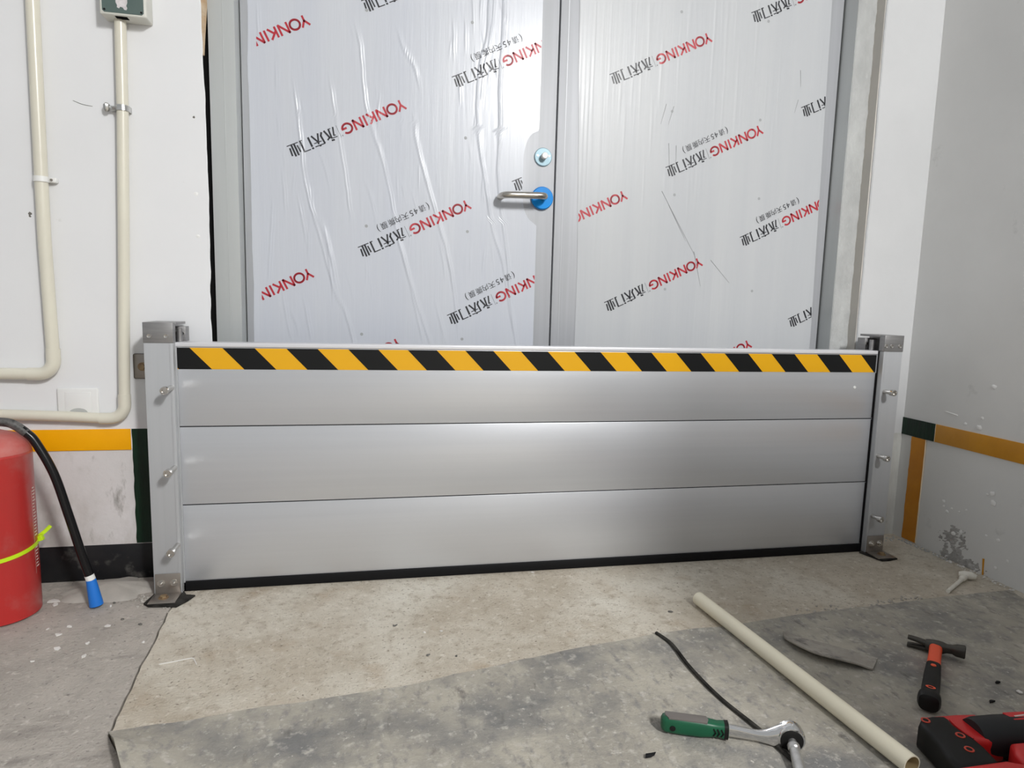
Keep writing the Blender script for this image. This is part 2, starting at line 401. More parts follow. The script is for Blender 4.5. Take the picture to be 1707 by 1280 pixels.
# door frame
fr = empty('trim_3', (1, .3, 0), 'galvanised grey door frame around the double door', kind='structure')
def jamb_poly(x0, x1, x2):   # front face x0..x1 at YF, return to the leaf rebate at x1
    return [(x0, YF), (x1, YF), (x1, YL + .03), (x2, YL + .03), (x2, YL + .07), (x0, YL + .07)]
MB().prism(jamb_poly(.0545, .119, .132), (0, 0, 0), (1, 0, 0), (0, 1, 0), 2.14, .0012).build('jamb', 'frame', fr)
MB().prism([(.089, YF - .0012), (.0905, YF - .0012), (.0905, YF + .002), (.089, YF + .002)], (0, 0, 0), (1, 0, 0), (0, 1, 0), 2.1).build('fold_line', 'frame', fr)
MB().prism([(2.004, YF), (1.943, YF), (1.943, YL + .03), (1.93, YL + .03), (1.93, YL + .07), (2.004, YL + .07)], (0, 0, 0), (1, 0, 0), (0, 1, 0), 2.14, .0012).build('jamb', 'frame', fr)
MB().box(.0545, 2.004, YF, YL + .07, 2.08, 2.14, .001).build('head', 'frame', fr)
MB().box(.06, 2.0, YL + .06, YL + .09, 0, 2.08).build('backing', 'void', fr)
# mortar smeared over the right jamb
def mortar():
    m = MB(); V = []; F = []; nx, nn = 8, 160
    for j in range(nn + 1):
        z = 2.1 * j / nn
        xl = 1.9445 + nz(z * 9, 2.2) * .003; xr = 2.0035
        for i in range(nx + 1):
            t = i / nx; x = xl + (xr - xl) * t
            h = .003 + .005 * t ** 2 + .003 * nz(x * 60, z * 30, 1) + .002 * nz(x * 150, z * 90, 4)
            if i == 0: h = .0002
            V.append((x, YF - max(.0006, h), z))
    c = nx + 1
    for j in range(nn):
        for i in range(nx): F.append((j * c + i, j * c + i + 1, (j + 1) * c + i + 1, (j + 1) * c + i))
    return m.add(V, F).build('mortar_smear', 'plaster', fr)
mortar()
MB().box(2.003, 2.0078, YP + .006, YF, .0, 2.9).build('reveal', 'reveal', pr)

# ---- door leaves with protective film
ZF0, ZF1 = .12, 2.06
WR = [
 [(0.254,1.347),(0.267,1.238),(0.275,1.142),(0.282,1.078),(0.3,0.997),(0.324,0.915),(0.34,0.849),(0.364,0.764),(0.389,0.713),(0.414,0.618),(.43,.5)],
 [(0.305,0.989),(0.329,0.966),(0.348,0.883),(0.364,0.799),(.375,.76)], [(0.316,0.982),(0.34,0.916),(0.351,0.832),(0.357,0.73)],
 [(.312,.985),(.332,.93),(.345,.86),(.352,.79)],
 [(0.349,1.364),(0.368,1.246),(0.391,1.101),(0.407,0.969)],
 [(0.418,1.512),(0.434,1.443),(0.443,1.332),(0.458,1.253),(0.491,1.157),(0.516,1.059),(0.534,0.959),(0.56,0.857),(0.605,0.718),(0.638,0.615),(.66,.5)],
 [(0.532,1.508),(0.552,1.454),(0.582,1.409),(0.6,1.346)], [(0.58,1.279),(0.592,1.197),(0.619,1.099),(0.655,0.982),(0.682,0.896),(0.702,0.792),(.72,.65)],
 [(0.664,0.93),(0.688,0.862),(0.703,0.8)], [(.655,.94),(.672,.87),(.68,.81)],
 [(.80,1.75),(0.793,1.608),(0.79,1.51),(0.77,1.427),(0.764,1.31),(0.775,1.194),(0.791,1.109),(0.816,0.972),(0.851,0.868),(0.877,0.724),(0.898,0.624),(.91,.5)],
 [(.815,1.75),(0.808,1.61),(0.8,1.512),(0.781,1.411),(0.773,1.311)],
 [(.838,1.75),(0.836,1.613),(0.835,1.515),(0.828,1.382),(0.832,1.282),(0.83,1.129),(0.842,1.026),(0.863,0.886),(0.876,0.761),(0.894,0.652)],
 [(0.211,1.39),(0.211,1.3)], [(0.197,1.024),(0.186,0.876),(0.18,0.793)], [(0.216,0.777),(0.231,0.676),(0.246,0.611)], [(0.273,0.762),(0.284,0.694),(0.296,0.625)],
 [(0.648,0.755),(0.667,0.684),(0.686,0.616)], [(0.222,1.107),(0.228,1.026),(0.229,0.98)], [(0.261,1.044),(0.276,0.963),(0.286,0.894)], [(0.406,1.51),(0.418,1.472),(0.434,1.458)],
 [(0.542,0.925),(0.569,0.822),(0.616,0.62)], [(0.691,1.549),(0.696,1.42)], [(0.725,1.56),(0.728,1.456)], [(.165,1.55),(.168,1.42)], [(.262,1.2),(.268,1.12)], [(.71,1.40),(.716,1.31)],
]
AMP = [1.9, 1.6, 1.5, 1.2, 1.2, 1.7, 1.3, 1.6, 1.2, 1.0, 1.9, 1.4, 1.9, .9, .9, 1.2, 1.2, 1.2, 1.0, 1.2, .9, 1.3, .9, .8, .9, .8, .8]
_rw = random.Random(11)
for _i in range(70):
    _x = _rw.choice([_rw.uniform(.16, .34), _rw.uniform(.30, .60), _rw.uniform(.60, .92), _rw.uniform(.74, .86)]); _z = _rw.uniform(.55, 1.62); _l = _rw.uniform(.03, .13); _dx = _rw.uniform(-.03, .07) * _l / .1 * .5
    WR.append([(_x, _z), (_x - _dx * .4 + _rw.uniform(-.002, .002), _z + _l * .5), (_x - _dx, _z + _l)]); AMP.append(_rw.uniform(.35, .9))
def _wrinkle_rows():
    rows = []
    for wv, am in zip(WR, AMP):
        pts = catmull([(x, z, 0) for x, z in wv], 8)
        rows.append((min(p.y for p in pts), max(p.y for p in pts), [(p.y, p.x) for p in sorted(pts, key=lambda q: q.y)], am, len(rows)))
    return rows
ROWS = _wrinkle_rows()
def h_left(x, z):
    h = 0.0
    for (z0, z1, pl, am, k) in ROWS:
        if z < z0 - .01 or z > z1 + .01: continue
        zz = min(max(z, z0), z1)
        lo_i, hi_i = 0, len(pl) - 1
        while hi_i - lo_i > 1:
            md = (lo_i + hi_i) // 2
            if pl[md][0] <= zz: lo_i = md
            else: hi_i = md
        a, b = pl[lo_i], pl[hi_i]; t = (zz - a[0]) / max(1e-6, b[0] - a[0]); xc = a[1] + (b[1] - a[1]) * t
        d = x - xc - nz(z * 30, k * 3.3) * .0015
        if abs(d) > .02: continue
        fade = min(1, (zz - z0) / .05 + .05) * min(1, (z1 - zz) / .05 + .05)
        g = am * .00145 * fade * (.75 + .6 * nz(z * 14, k * 7.7))
        h += g * (math.exp(-(d / .0024) ** 2) + .45 * math.exp(-((d - .0065) / .002) ** 2) - .12 * math.exp(-((d + .005) / .003) ** 2))
    return h
def h_right(x, z):
    h = 0.0
    if x < 1.17: h += .0009 * max(0, nz(x * 200, z * 1.2, 5)) * max(0, 1 - (x - 1.06) / .13)
    return h + .0008 * max(0, nz(x * 90, z * 4, 8) - .22)
def xr_left(z):
    n_ = max(0.0, 1 - ((z - 1.125) / .135) ** 4) if abs(z - 1.125) < .135 else 0.0
    return .9515 - .046 * n_ ** .6 + nz(z * 30, 2) * .0012 * (1 if n_ else .2)
def xl_left(z): return .140 + nz(z * 7, 9) * .0025 + nz(z * 30, 9) * .001
def film(parent, xl, xr, hfun, nx, nn, mat, name='protective_film'):
    m = MB(); V = []; F = []
    for j in range(nn + 1):
        z = ZF0 + (ZF1 - ZF0) * j / nn; a, b = xl(z), xr(z)
        for i in range(nx + 1):
            x = a + (b - a) * i / nx; V.append((x, YL - .0011 - hfun(x, z), z))
    c = nx + 1
    for j in range(nn):
        for i in range(nx): F.append((j * c + i, j * c + i + 1, (j + 1) * c + i + 1, (j + 1) * c + i))
    return m.add(V, F).build(name, mat, parent, angle=180)

d1 = empty('door_1', (.55, .26, 0), 'left door leaf of grey steel under wrinkled printed film, with lever handle', kind='structure')
d2 = empty('door_2', (1.47, .26, 0), 'right door leaf of grey steel under printed protective film', kind='structure')
MB().box(.1215, 1.0025, YL, YL + .05, .02, 2.078, .0012).build('leaf', 'leaf', d1)
MB().box(1.0075, 1.9385, YL, YL + .05, .02, 2.078, .0012).build('leaf', 'leaf', d2)
MB().box(1.030, 1.0325, YL - .0008, YL + .002, .02, 2.078).build('fold_line', 'leaf', d2)
MB().box(1.000, 1.010, YL + .02, YL + .055, .02, 2.078).build('meeting_gap', 'void', d2)
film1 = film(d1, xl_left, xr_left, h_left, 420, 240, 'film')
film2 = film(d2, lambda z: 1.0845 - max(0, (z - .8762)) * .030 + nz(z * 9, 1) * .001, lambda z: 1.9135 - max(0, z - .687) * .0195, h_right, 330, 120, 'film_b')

# ---- printed lettering: strokes in reading coordinates (u along the line, v up), metres
TH = math.radians(206.5); UH = (math.cos(TH), math.sin(TH)); VH = (-math.sin(TH), math.cos(TH)); HA = .032
SW = .0056
def arc(cu, cv, ru, rv, a0, a1, n, w):
    P = [(cu + ru * math.cos(math.radians(a0 + (a1 - a0) * i / n)), cv + rv * math.sin(math.radians(a0 + (a1 - a0) * i / n))) for i in range(n + 1)]
    return [(*P[i], *P[i + 1], w) for i in range(n)]
T, Bt = .0315, .0035
RED = [(.003, T, .0135, .0165, SW), (.0242, T, .0135, .0165, SW), (.0135, .018, .0135, Bt, SW)]
RED += arc(.0407, .0176, .0138, .0128, 0, 360, 22, SW)
RED += [(.0610, Bt, .0610, T, SW), (.0610, T, .0840, Bt, SW), (.0840, Bt, .0840, T, SW)]
RED += [(.0943, Bt, .0943, T, SW), (.0955, .0150, .1130, T, SW), (.1005, .0195, .1140, Bt, SW)]
RED += [(.1233, Bt, .1233, T, SW)]
RED += [(.1345, Bt, .1345, T, SW), (.1345, T, .1560, Bt, SW), (.1560, Bt, .1560, T, SW)]
RED += arc(.1785, .0176, .0140, .0128, 45, 350, 18, SW) + [(.1800, .0160, .1938, .0160, SW)]
BLK = [(0.2317,0.031,0.224,0.0322,0.0047),(0.2124,0.027,0.2292,0.0261,0.0024),(0.2292,0.0261,0.2276,0.0003,0.0048),(0.2279,0.0004,0.2213,0.0009,0.002),(0.2152,0.0216,0.2208,0.0216,0.0027),(0.2208,0.0216,0.2138,-0.0001,0.0043),(0.2417,0.0262,0.2347,0.0218,0.004),(0.2409,0.0002,0.233,0.0239,0.0051),
 (0.2687,0.0318,0.2641,0.0321,0.004),(0.2809,0.03,0.2514,0.0309,0.0027),(0.2523,0.0306,0.2541,0.0085,0.0051),(0.2547,0.0097,0.2486,0.0009,0.0051),(0.2804,0.0209,0.2581,0.0216,0.0024),(0.2693,0.0262,0.2593,-0.0001,0.0048),(0.2786,-0.0001,0.2688,0.0198,0.0048),
 (0.2907,0.0303,0.286,0.031,0.0048),(0.2884,0.0257,0.2882,-0.0001,0.0054),(0.2945,0.0311,0.3135,0.0305,0.0027),(0.3132,0.0313,0.3124,0.0005,0.0048),(0.3149,0.0002,0.3062,0.0005,0.0027),
 (0.3514,-0.0004,0.3186,0.0007,0.0024),(0.3397,0.0322,0.3385,0.001,0.0051),(0.3315,0.0323,0.3307,0.0002,0.0051),(0.3484,0.0279,0.3458,0.0072,0.0046),(0.3231,0.0265,0.3242,0.0076,0.004),
 (.2040, .0335, .2040, -.001, .0007)]
BLK += arc(.1985, .0305, .0018, .0018, 0, 360, 8, .0006) + [(.198, .0312, .1992, .0298, .0007)]
def stroke_cells(s_):
    u0, v0, u1, v1, w = s_; L_ = math.hypot(u1 - u0, v1 - v0)
    if L_ < 1e-6: return []
    du, dv = (u1 - u0) / L_, (v1 - v0) / L_; n = max(1, int(L_ / .0025)); k = 2 if w > .003 else 1; out = []
    ex = w * .12 if w > .003 else 0
    for i in range(n):
        a0 = -ex + (L_ + 2 * ex) * i / n; a1 = -ex + (L_ + 2 * ex) * (i + 1) / n
        for j in range(k):
            b0 = -w / 2 + w * j / k; b1 = -w / 2 + w * (j + 1) / k
            out.append([(u0 + du * a - dv * b, v0 + dv * a + du * b) for a, b in ((a0, b0), (a1, b0), (a1, b1), (a0, b1))])
    return out
RED_C = [c for s_ in RED for c in stroke_cells(s_)]; BLK_C = [c for s_ in BLK for c in stroke_cells(s_)]
def glyph_cells():
    out = []
    for ch, uc, sz in (('(', .1165, .025), ('请', .1345, .021), ('4', .1545, .024), ('5', .1690, .024), ('天', .1895, .021), ('内', .2110, .021), ('撕', .2320, .021), ('膜', .2560, .021), (')', .2745, .025)):
        cu = bpy.data.curves.new('glyph', 'FONT'); cu.body = ch; cu.size = sz; cu.resolution_u = 3
        o = bpy.data.objects.new('glyph', cu); COL.objects.link(o)
        me = bpy.data.meshes.new_from_object(o.evaluated_get(bpy.context.evaluated_depsgraph_get()))
        if len(me.vertices):
            xs = [v.co.x for v in me.vertices]; ys = [v.co.y for v in me.vertices]; mx = (min(xs) + max(xs)) / 2; my = (min(ys) + max(ys)) / 2
            for p in me.polygons: out.append([(me.vertices[i].co.x - mx + uc, me.vertices[i].co.y - my - .0255) for i in p.vertices])
        bpy.data.objects.remove(o); bpy.data.curves.remove(cu); bpy.data.meshes.remove(me)
    return out
GLY_C = glyph_cells()
def clip(poly, lim, sgn):
    out = []
    for i in range(len(poly)):
        a, b = poly[i], poly[(i + 1) % len(poly)]; da, db = sgn * (a[0] - lim), sgn * (b[0] - lim)
        if da >= 0: out.append(a)
        if da * db < 0:
            t = da / (da - db); out.append((a[0] + (b[0] - a[0]) * t, a[1] + (b[1] - a[1]) * t))
    return out
def put(cells, ax, az, parent, xl, xr, hfun, name, mat, eps):
    m = MB()
    for c in cells:
        P = [(ax + u * UH[0] + (v - HA) * VH[0], az + u * UH[1] + (v - HA) * VH[1]) for u, v in c]
        zc = sum(q[1] for q in P) / len(P)
        if not (ZF0 < zc < ZF1): continue
        P = clip(P, xl(zc) + .002, 1)
        if len(P) >= 3: P = clip(P, xr(zc) - .001, -1)
        if len(P) < 3: continue
        m.add([(x, YL - .0011 - hfun(x, z) - eps, z) for x, z in P], [tuple(range(len(P)))])
    if m.f: m.build(name, mat, parent, angle=180)
def anchor_end(x, z): return (x - .3514 * UH[0] + HA * VH[0] + .0004 * VH[0], z - .3514 * UH[1] + HA * VH[1])
fx1l, fx1r = xl_left, xr_left
fx2l = lambda z: 1.0845 - max(0, (z - .8762)) * .030
fx2r = lambda z: 1.9135 - max(0, z - .687) * .0195
PR = [  # leaf, anchor, small line, left clip override, right clip override
 (1, (.3047, 1.4904), 0), (1, (.5644, 1.2924), 0), (1, (.755, 1.0264), 1), (1, (.3065, .812), 0), (1, anchor_end(.6895, 1.3882), 1),
 (1, anchor_end(.8722, 1.1092), 0), (1, anchor_end(.6848, .7094), 1), (1, anchor_end(.4372, 1.5651), 0), (1, (.556, .617), 0),
 (2, (1.4918, 1.5665), 0), (2, anchor_end(1.6149, 1.6616), 0), (2, (1.6869, 1.3093), 1), (2, (1.2404, 1.0813), 0), (2, anchor_end(1.8122, 1.3965), 0),
 (2, anchor_end(1.6276, .9804), 1), (2, (1.5053, .888), 0), (2, anchor_end(1.8236, .7218), 0), (2, (1.7003, .628), 0)]
for (lf, (ax, az), sm) in PR:
    fo = film1 if lf == 1 else film2; hf = h_left if lf == 1 else h_right; a, b = (fx1l, fx1r) if lf == 1 else (fx2l, fx2r)
    if lf == 1 and ax < .4:      # these two lines stop short of the film's left edge
        a = lambda z: .160
    put(RED_C, ax, az, fo, a, b, hf, 'red_lettering', 'red_ink', .0004)
    put(BLK_C, ax, az, fo, a, b, hf, 'black_lettering', 'black_ink', .0004)
    if sm: put(GLY_C, ax, az, fo, a, b, hf, 'small_lettering', 'black_ink', .0006)
for (x, z) in [(0.452,1.543),(0.746,1.542),(0.732,1.224),(0.45,0.96),(0.742,0.958),(0.436,0.65),(0.731,0.64),(1.384,1.64),(1.676,1.644),(1.37,1.35),(1.671,1.348),(1.393,1.101),(1.686,1.106),(1.378,0.808),(1.684,0.811)]:
    hf = h_left if x < 1 else h_right
    V = [(x + .0045 * math.cos(k * math.pi / 6), YL - .0016 - hf(x, z), z + .0045 * math.sin(k * math.pi / 6)) for k in range(12)]
    MB().add(V, [tuple(range(12))]).build('weld_mark', 'grey_ink', film1 if x < 1 else film2)
# scratches across the film of the right leaf
for (a, b) in [((1.35, 1.11), (1.475, .915)), ((1.375, 1.07), (1.44, .96)), ((1.47, .93), (1.50, .82)), ((1.53, .905), (1.60, .835)), ((1.35, 1.37), (1.335, 1.31)), ((1.375, 1.365), (1.36, 1.31)), ((1.80, 1.51), (1.805, 1.46)), ((1.80, 1.42), (1.79, 1.38)), ((1.365, 1.255), (1.37, 1.19)), ((1.39, 1.25), (1.392, 1.20))]:
    MB().tube([(a[0], YL - .0016, a[1]), (b[0], YL - .0016, b[1])], [.0009, .0003], 5).build('scratch', 'grey_ink', film2)

# ---- lever handle and thumb turn on the left leaf
hd = empty('handle', (.9655, YL, 1.066)); setp(hd, d1)
def lbl(o, t): o['label'] = t; return o
hd.matrix_parent_inverse = Matrix.Translation(d1.location).inverted()
def hpart(mb, name, mat, lab=None):
    o = mb.build(name, mat); o.parent = hd; o.matrix_parent_inverse = Matrix.Translation((.9655, YL, 1.066)).inverted()
    if lab: o['label'] = lab
    return o
hpart(MB().lathe([(.032, 0), (.0335, .002), (.0335, .009), (.031, .0125), (.012, .0135)], (.9655, YL, 1.066), 40, (0, -1, 0)), 'rose', 'blue_film', 'bright blue round rose')
hpart(MB().tube(catmull([(.9655, YL - .010, 1.066), (.9655, YL - .034, 1.066), (.960, YL - .050, 1.0655), (.945, YL - .056, 1.065), (.90, YL - .056, 1.0635), (.862, YL - .056, 1.0625), (.846, YL - .052, 1.062), (.838, YL - .040, 1.0615), (.836, YL - .020, 1.061), (.836, YL - .014, 1.061)], 6), .0098, 18), 'lever', 'nickel', 'brushed metal lever')
tt = empty('thumb_turn', (.9655, YL, 1.186)); setp(tt, d1); tt.matrix_parent_inverse = Matrix.Translation(d1.location).inverted()
def tpart(mb, name, mat):
    o = mb.build(name, mat); o.parent = tt; o.matrix_parent_inverse = Matrix.Translation((.9655, YL, 1.186)).inverted(); return o
tpart(MB().lathe([(.0265, 0), (.027, .003), (.025, .0055), (.006, .006)], (.9655, YL, 1.186), 36, (0, -1, 0)), 'plate', 'bluesteel')
tpart(MB().lathe([(.008, .004), (.008, .012), (.0095, .014), (.0095, .026), (.008, .028)], (.9655, YL, 1.186), 24, (0, -1, 0)), 'knob', 'whitep')
for sx in (-1, 1): tpart(MB().cyl((.9655 + sx * .0175, YL - .005, 1.189), (.9655 + sx * .0175, YL - .0072, 1.189), .0026, n=12), 'screw', 'steel')

# ================================================================= FLOOD BARRIER
ZB = [.0254, .2254, .4254, .6362]
names = ['black sealed bottom board of the aluminium flood barrier, standing on the floor', 'plain middle board of the aluminium flood barrier between two black joint lines', 'top board of the aluminium flood barrier with yellow and black hazard tape']
XB0, XB1 = -.018, W + .018
for i in range(3):
    z0, z1 = ZB[i], ZB[i + 1]
    b = empty('barrier_board', (W / 2, .02, z0 if i else 0), names[i], 'barrier board', 'stacked boards of the flood barrier')
    MB().box(XB0, XB1, 0, .040, z0 + (.0025 if i else .001), z1 - (.0 if i < 2 else .0105), .0009).build('panel', 'alu', b)
    if i: MB().box(XB0, XB1, .0022, .038, z0 - .0004, z0 + .0029).build('gasket', 'rubber', b)
    if i == 0:
        MB().box(XB0 + .012, XB1 - .012, -.0035, .0435, .0005, .0262, .002).build('bottom_seal', 'rubber', b)
    if i == 2:
        MB().box(XB0 + .018, XB1 - .018, -.0045, .0425, .6257, .6362, .0015).build('top_lip', 'alu_lip', b)
        tp = MB().box(.0015, W - .0015, -.0008, .0004, .5700, .6228).build('hazard_tape', 'tape_y', b)
        pitch = .0754; sl = .0500
        zt, zb = .6228, .5700
        for k in range(-1, 14):
            # black band: top edge from 0.0316-pitch to 0.0316, leaning down to the right
            xa = .0316 + 2 * pitch * k - pitch; xb = .0316 + 2 * pitch * k
            P = [(xa, zt), (xb, zt), (xb + sl, zb), (xa + sl, zb)]
            P = clip(P, .0015, 1); P = clip(P, W - .0015, -1) if len(P) > 2 else P
            if len(P) < 3: continue
            V = [(x, -.0011, z) for x, z in P] + [(x, .0, z) for x, z in P]; n = len(P)
            MB().add(V, [tuple(range(n))] + [(q, (q + 1) % n, n + (q + 1) % n, n + q) for q in range(n)]).build('black_stripe', 'tape_k', tp, smooth=False)
        MB().box(W + .0002, W + .0055, -.0009, .001, .43, .568).build('edge_gasket', 'rubber', b)
        for (x, z) in ((1.905, .5235),):
            MB().lathe([(.0045, 0), (.004, .0012), (.001, .0016)], (x, 0, z), 14, (0, -1, 0)).build('sticker_dot', 'whitep', b)
    else:
        MB().box(W + .0002, W + .0055, -.0009, .001, z0 + .003, z1 - .001).build('edge_gasket', 'rubber', b)

def hexhead(p, d, r, l, mb, n=6): mb.tube([p, Vector(p) + Vector(d) * l], r, n); return mb
def post(side):
    # local x: 0 at the inner edge of the flanges, growing outwards (away from the opening)
    X = (lambda x: -x) if side < 0 else (lambda x: W + .006 + x)
    x_in = 0.0; x_out = .0645
    lab = ('left upright aluminium post of the flood barrier beside the pipes' if side < 0 else 'right upright aluminium post of the flood barrier against the white pier')
    p = empty('barrier_post', (X(.032), .03, 0), lab, 'post', 'uprights of the flood barrier')
    prof = [(x_in, -.020), (x_out, -.020), (x_out, .082), (x_in, .082), (x_in, .052), (.030, .052), (.030, -.0035), (x_in, -.0035)]
    MB().prism([(X(a), b) for a, b in prof], (0, 0, .004), (1, 0, 0), (0, 1, 0), .631, .0008).build('channel', 'alu_post', p)
    MB().box(min(X(.0015), X(.0085)), max(X(.0015), X(.0085)), -.0208, -.019, .004, .635, .0004).build('edge_rib', 'alu_post', p)
    MB().box(min(X(-.003), X(.03)), max(X(-.003), X(.03)), -.0035, -.0004, .004, .634).build('side_gasket', 'rubber' if side > 0 else 'alu_post', p)
    # cap
    c = MB()
    c.box(min(X(-.001), X(.0655)), max(X(-.001), X(.0655)), -.0215, .0005, .635, .684, .001)
    c.box(min(X(.032), X(.0655)), max(X(.032), X(.0655)), .0, .083, .635, .684, .001)
    capo = c.build('cap', 'alu_cap', p)
    c = MB().box(min(X(-.010), X(.0655)), max(X(-.010), X(.0655)), .050, .083, .635, .672, .001)
    c.build('rear_block', 'alu_cap', capo)
    MB().box(min(X(-.002), X(.064)), max(X(-.002), X(.064)), .0002, .083, .6775, .6838, .0008).build('top_plate', 'alu_cap', capo)
    for xs in ((.014, .051) if side < 0 else (.004, .024, .052)):
        MB().lathe([(.0052, 0), (.0052, .0016), (.0046, .0022), (.002, .0012)], (X(xs), -.0214, .6515), 14, (0, -1, 0)).build('screw', 'steel', capo)
    for xs in (-.003, .012):
        MB().lathe([(.0045, 0), (.0045, .0016), (.004, .002), (.002, .0012)], (X(xs), .0502, .655), 12, (0, -1, 0)).build('screw', 'steel', capo)
    MB().cyl((X(-.002), .030, .6365), (X(-.002), .030, .668), .0068, n=16).build('clamp_pin', 'alu_cap', capo)
    # clamping screws standing out of the front face
    zz = (.527, .3285, .131) if side < 0 else (.514, .3135, .1225); Ls = .062 if side < 0 else .044
    for z in zz:
        x0 = X(.0065 if side < 0 else .0135)
        s_ = empty('clamp_screw', (x0, -.02, z)); s_.parent = p; s_.matrix_parent_inverse = Matrix.Translation(p.location).inverted()
        def sp(mb, nm, mt):
            o = mb.build(nm, mt); o.parent = s_; o.matrix_parent_inverse = Matrix.Translation((x0, -.02, z)).inverted()
        sp(MB().cyl((x0, -.018, z), (x0, -.02 - Ls + .016, z), .0062, n=16), 'shank', 'steel')
        sp(MB().lathe([(.0088, 0), (.0096, .001), (.0096, .013), (.0088, .0145), (.0055, .0145), (.0050, .009)], (x0, -.02 - Ls + .016, z), 18, (0, -1, 0)), 'socket_head', 'steel')
    # foot bracket
    fb = MB(); xa, xb = sorted((X(.003), X(.0615)))
    fb.box(xa, xb, -.0235, -.0202, .004, .058, .0012); fb.box(xa - .002, xb + .002, -.078, -.0205, .0045, .0078, .0012)
    fo = fb.build('foot_bracket', 'steel_d', p)
    for xs in (.0175, .047):
        q = MB(); q.lathe([(.0098, 0), (.0098, .0012), (.006, .0014)], (X(xs), -.0232, .0335), 18, (0, -1, 0)); hexhead((X(xs), -.0244, .0335), (0, -1, 0), .0072, .0045, q); q.cyl((X(xs), -.028, .0335), (X(xs), -.034, .0335), .0035, n=12)
        q.build('bolt', 'steel', fo)
    q = MB(); q.lathe([(.012, 0), (.012, .0012), (.008, .0016)], (X(.035), -.05, .0076), 18, (0, 0, 1)); hexhead((X(.035), -.05, .009), (0, 0, 1), .0085, .005, q)
    q.build('bolt', 'rust', fo)
    # bracket to the wall behind
    if side < 0:
        wb = MB().box(-.128, -.05, YW - .0045, YW - .0004, .5345, .599, .004).build('wall_bracket', 'steel_d', p)
        q = MB().lathe([(.011, 0), (.011, .0015), (.007, .002)], (-.107, YW - .0044, .566), 18, (0, -1, 0)); hexhead((-.107, YW - .006, .566), (0, -1, 0), .0078, .005, q); q.build('bolt', 'rust', wb)
        MB().box(-.066, -.0635, .03, YW - .0005, .5345, .599, .0008).build('wall_bracket_arm', 'steel_d', p)
    return p
post(-1); post(1)
def shim(poly, h, label):
    n = len(poly); V = [(x, y, .0006) for x, y in poly] + [(x + random.uniform(-.001, .001), y, h + random.uniform(0, .0012)) for x, y in poly]
    o = MB().add(V, [tuple(range(n)), tuple(range(n, 2 * n))] + [(i, (i + 1) % n, n + (i + 1) % n, n + i) for i in range(n)]).build('rubber_shim', 'rubber_d', smooth=False)
    return tag(o, label, 'shim')
shim([(-.075, -.066), (-.06, -.082), (-.02, -.088), (.006, -.094), (.024, -.064), (.034, -.036), (.012, -.030), (-.0, -.008), (-.03, .0), (-.066, -.006)], .0042, 'ragged black rubber shim under the left post foot')
shim([(1.964, -.014), (1.968, -.03), (1.985, -.085), (2.01, -.086), (2.046, -.078), (2.046, -.01), (1.99, -.004)], .0040, 'thin black rubber shim under the right post foot')

# ================================================================= LEFT WALL FITTINGS
def conduit(pts, r, elbow, label, group):
    e = empty('conduit_pipe', (pts[0][0], YW, pts[-1][2]), label, 'pipe', group)
    (vx, vz_top), corner, (hx, hz) = elbow
    return e
yc = YW - .0165
# outer conduit: comes down, turns left and leaves the picture
def make_conduit(vpts, cz, hpts, r, label):
    # vpts: from the top to just above the bend, hpts: from just left of the bend outwards
    e = empty('conduit_pipe', (vpts[-1][0], yc, cz), label, 'pipe', 'cream conduit pipes on the left wall')
    MB().tube([(x, yc, z) for x, z in vpts], r, 22).build('pipe', 'pvc', e)
    MB().tube([(x, yc, z) for x, z in hpts], r, 22).build('pipe', 'pvc', e)
    vx, vz = vpts[-1]; hx, hz = hpts[0]
    P = []
    rad = min(vx - hx, vz - hz) - .006
    P.append((vx, yc, vz + .018)); P.append((vx, yc, hz + rad))
    for k in range(1, 9):
        a = math.pi / 2 * k / 8
        P.append((vx - rad + rad * math.cos(a), yc, hz + rad - rad * math.sin(a)))
    P.append((hx - .016, yc, hz))
    MB().tube(P, r + .0016, 22).build('elbow', 'pvc', e)
    return e
c1 = make_conduit([(-.300, 2.9), (-.3015, 1.42), (-.306, 1.015), (-.307, .874), (-.3045, .66), (-.3035, .592)], .548, [(-.345, .5475), (-.45, .5485), (-1.2, .552)], .0142, 'cream conduit farthest from the door, dropping down then bending left')
c2 = make_conduit([(-.1175, 1.397), (-.1215, 1.19), (-.1325, .882), (-.1445, .583), (-.1480, .478)], .434, [(-.190, .4345), (-.28, .4405), (-.42, .4465), (-1.2, .462)], .0130, 'cream conduit under the green-faced box, bending left above the yellow band')
def pclamp(parent, x, z, r, mat, side, block_mat):
    c = MB(); V = []; F = []
    n = 20
    for k in range(n + 1):
        a = math.pi * k / n
        for (rr, zz) in ((r + .0004, -.0065), (r + .0022, -.0065), (r + .0022, .0065), (r + .0004, .0065)):
            V.append((x + rr * math.cos(a), yc - rr * math.sin(a), z + zz))
    for k in range(n):
        for j in range(4): F.append((4 * k + j, 4 * k + (j + 1) % 4, 4 * k + 4 + (j + 1) % 4, 4 * k + 4 + j))
    c.add(V, F)
    for s_ in (-1, 1):
        c.box(min(x + s_ * (r + .0004), x + s_ * (r + .0022)), max(x + s_ * (r + .0004), x + s_ * (r + .0022)), yc, YW - .0005, z - .0065, z + .0065)
    o = c.build('clamp', mat, parent)
    xa = x + side * (r + .002)
    MB().box(min(xa, xa + side * .015), max(xa, xa + side * .015), YW - .016, YW - .0005, z - .006, z + .006, .003, 3).build('clamp_ear', block_mat, o)
    MB().lathe([(.0032, 0), (.003, .0015), (.001, .002)], (xa + side * .005, YW - .0158, z), 12, (0, -1, 0)).build('screw', 'steel_d', o)
    return o
pclamp(c1, -.306, 1.016, .0142, 'whitep', 1, 'whitep')
cl2 = pclamp(c2, -.1215, 1.193, .0130, 'zinc', -1, 'zinc')
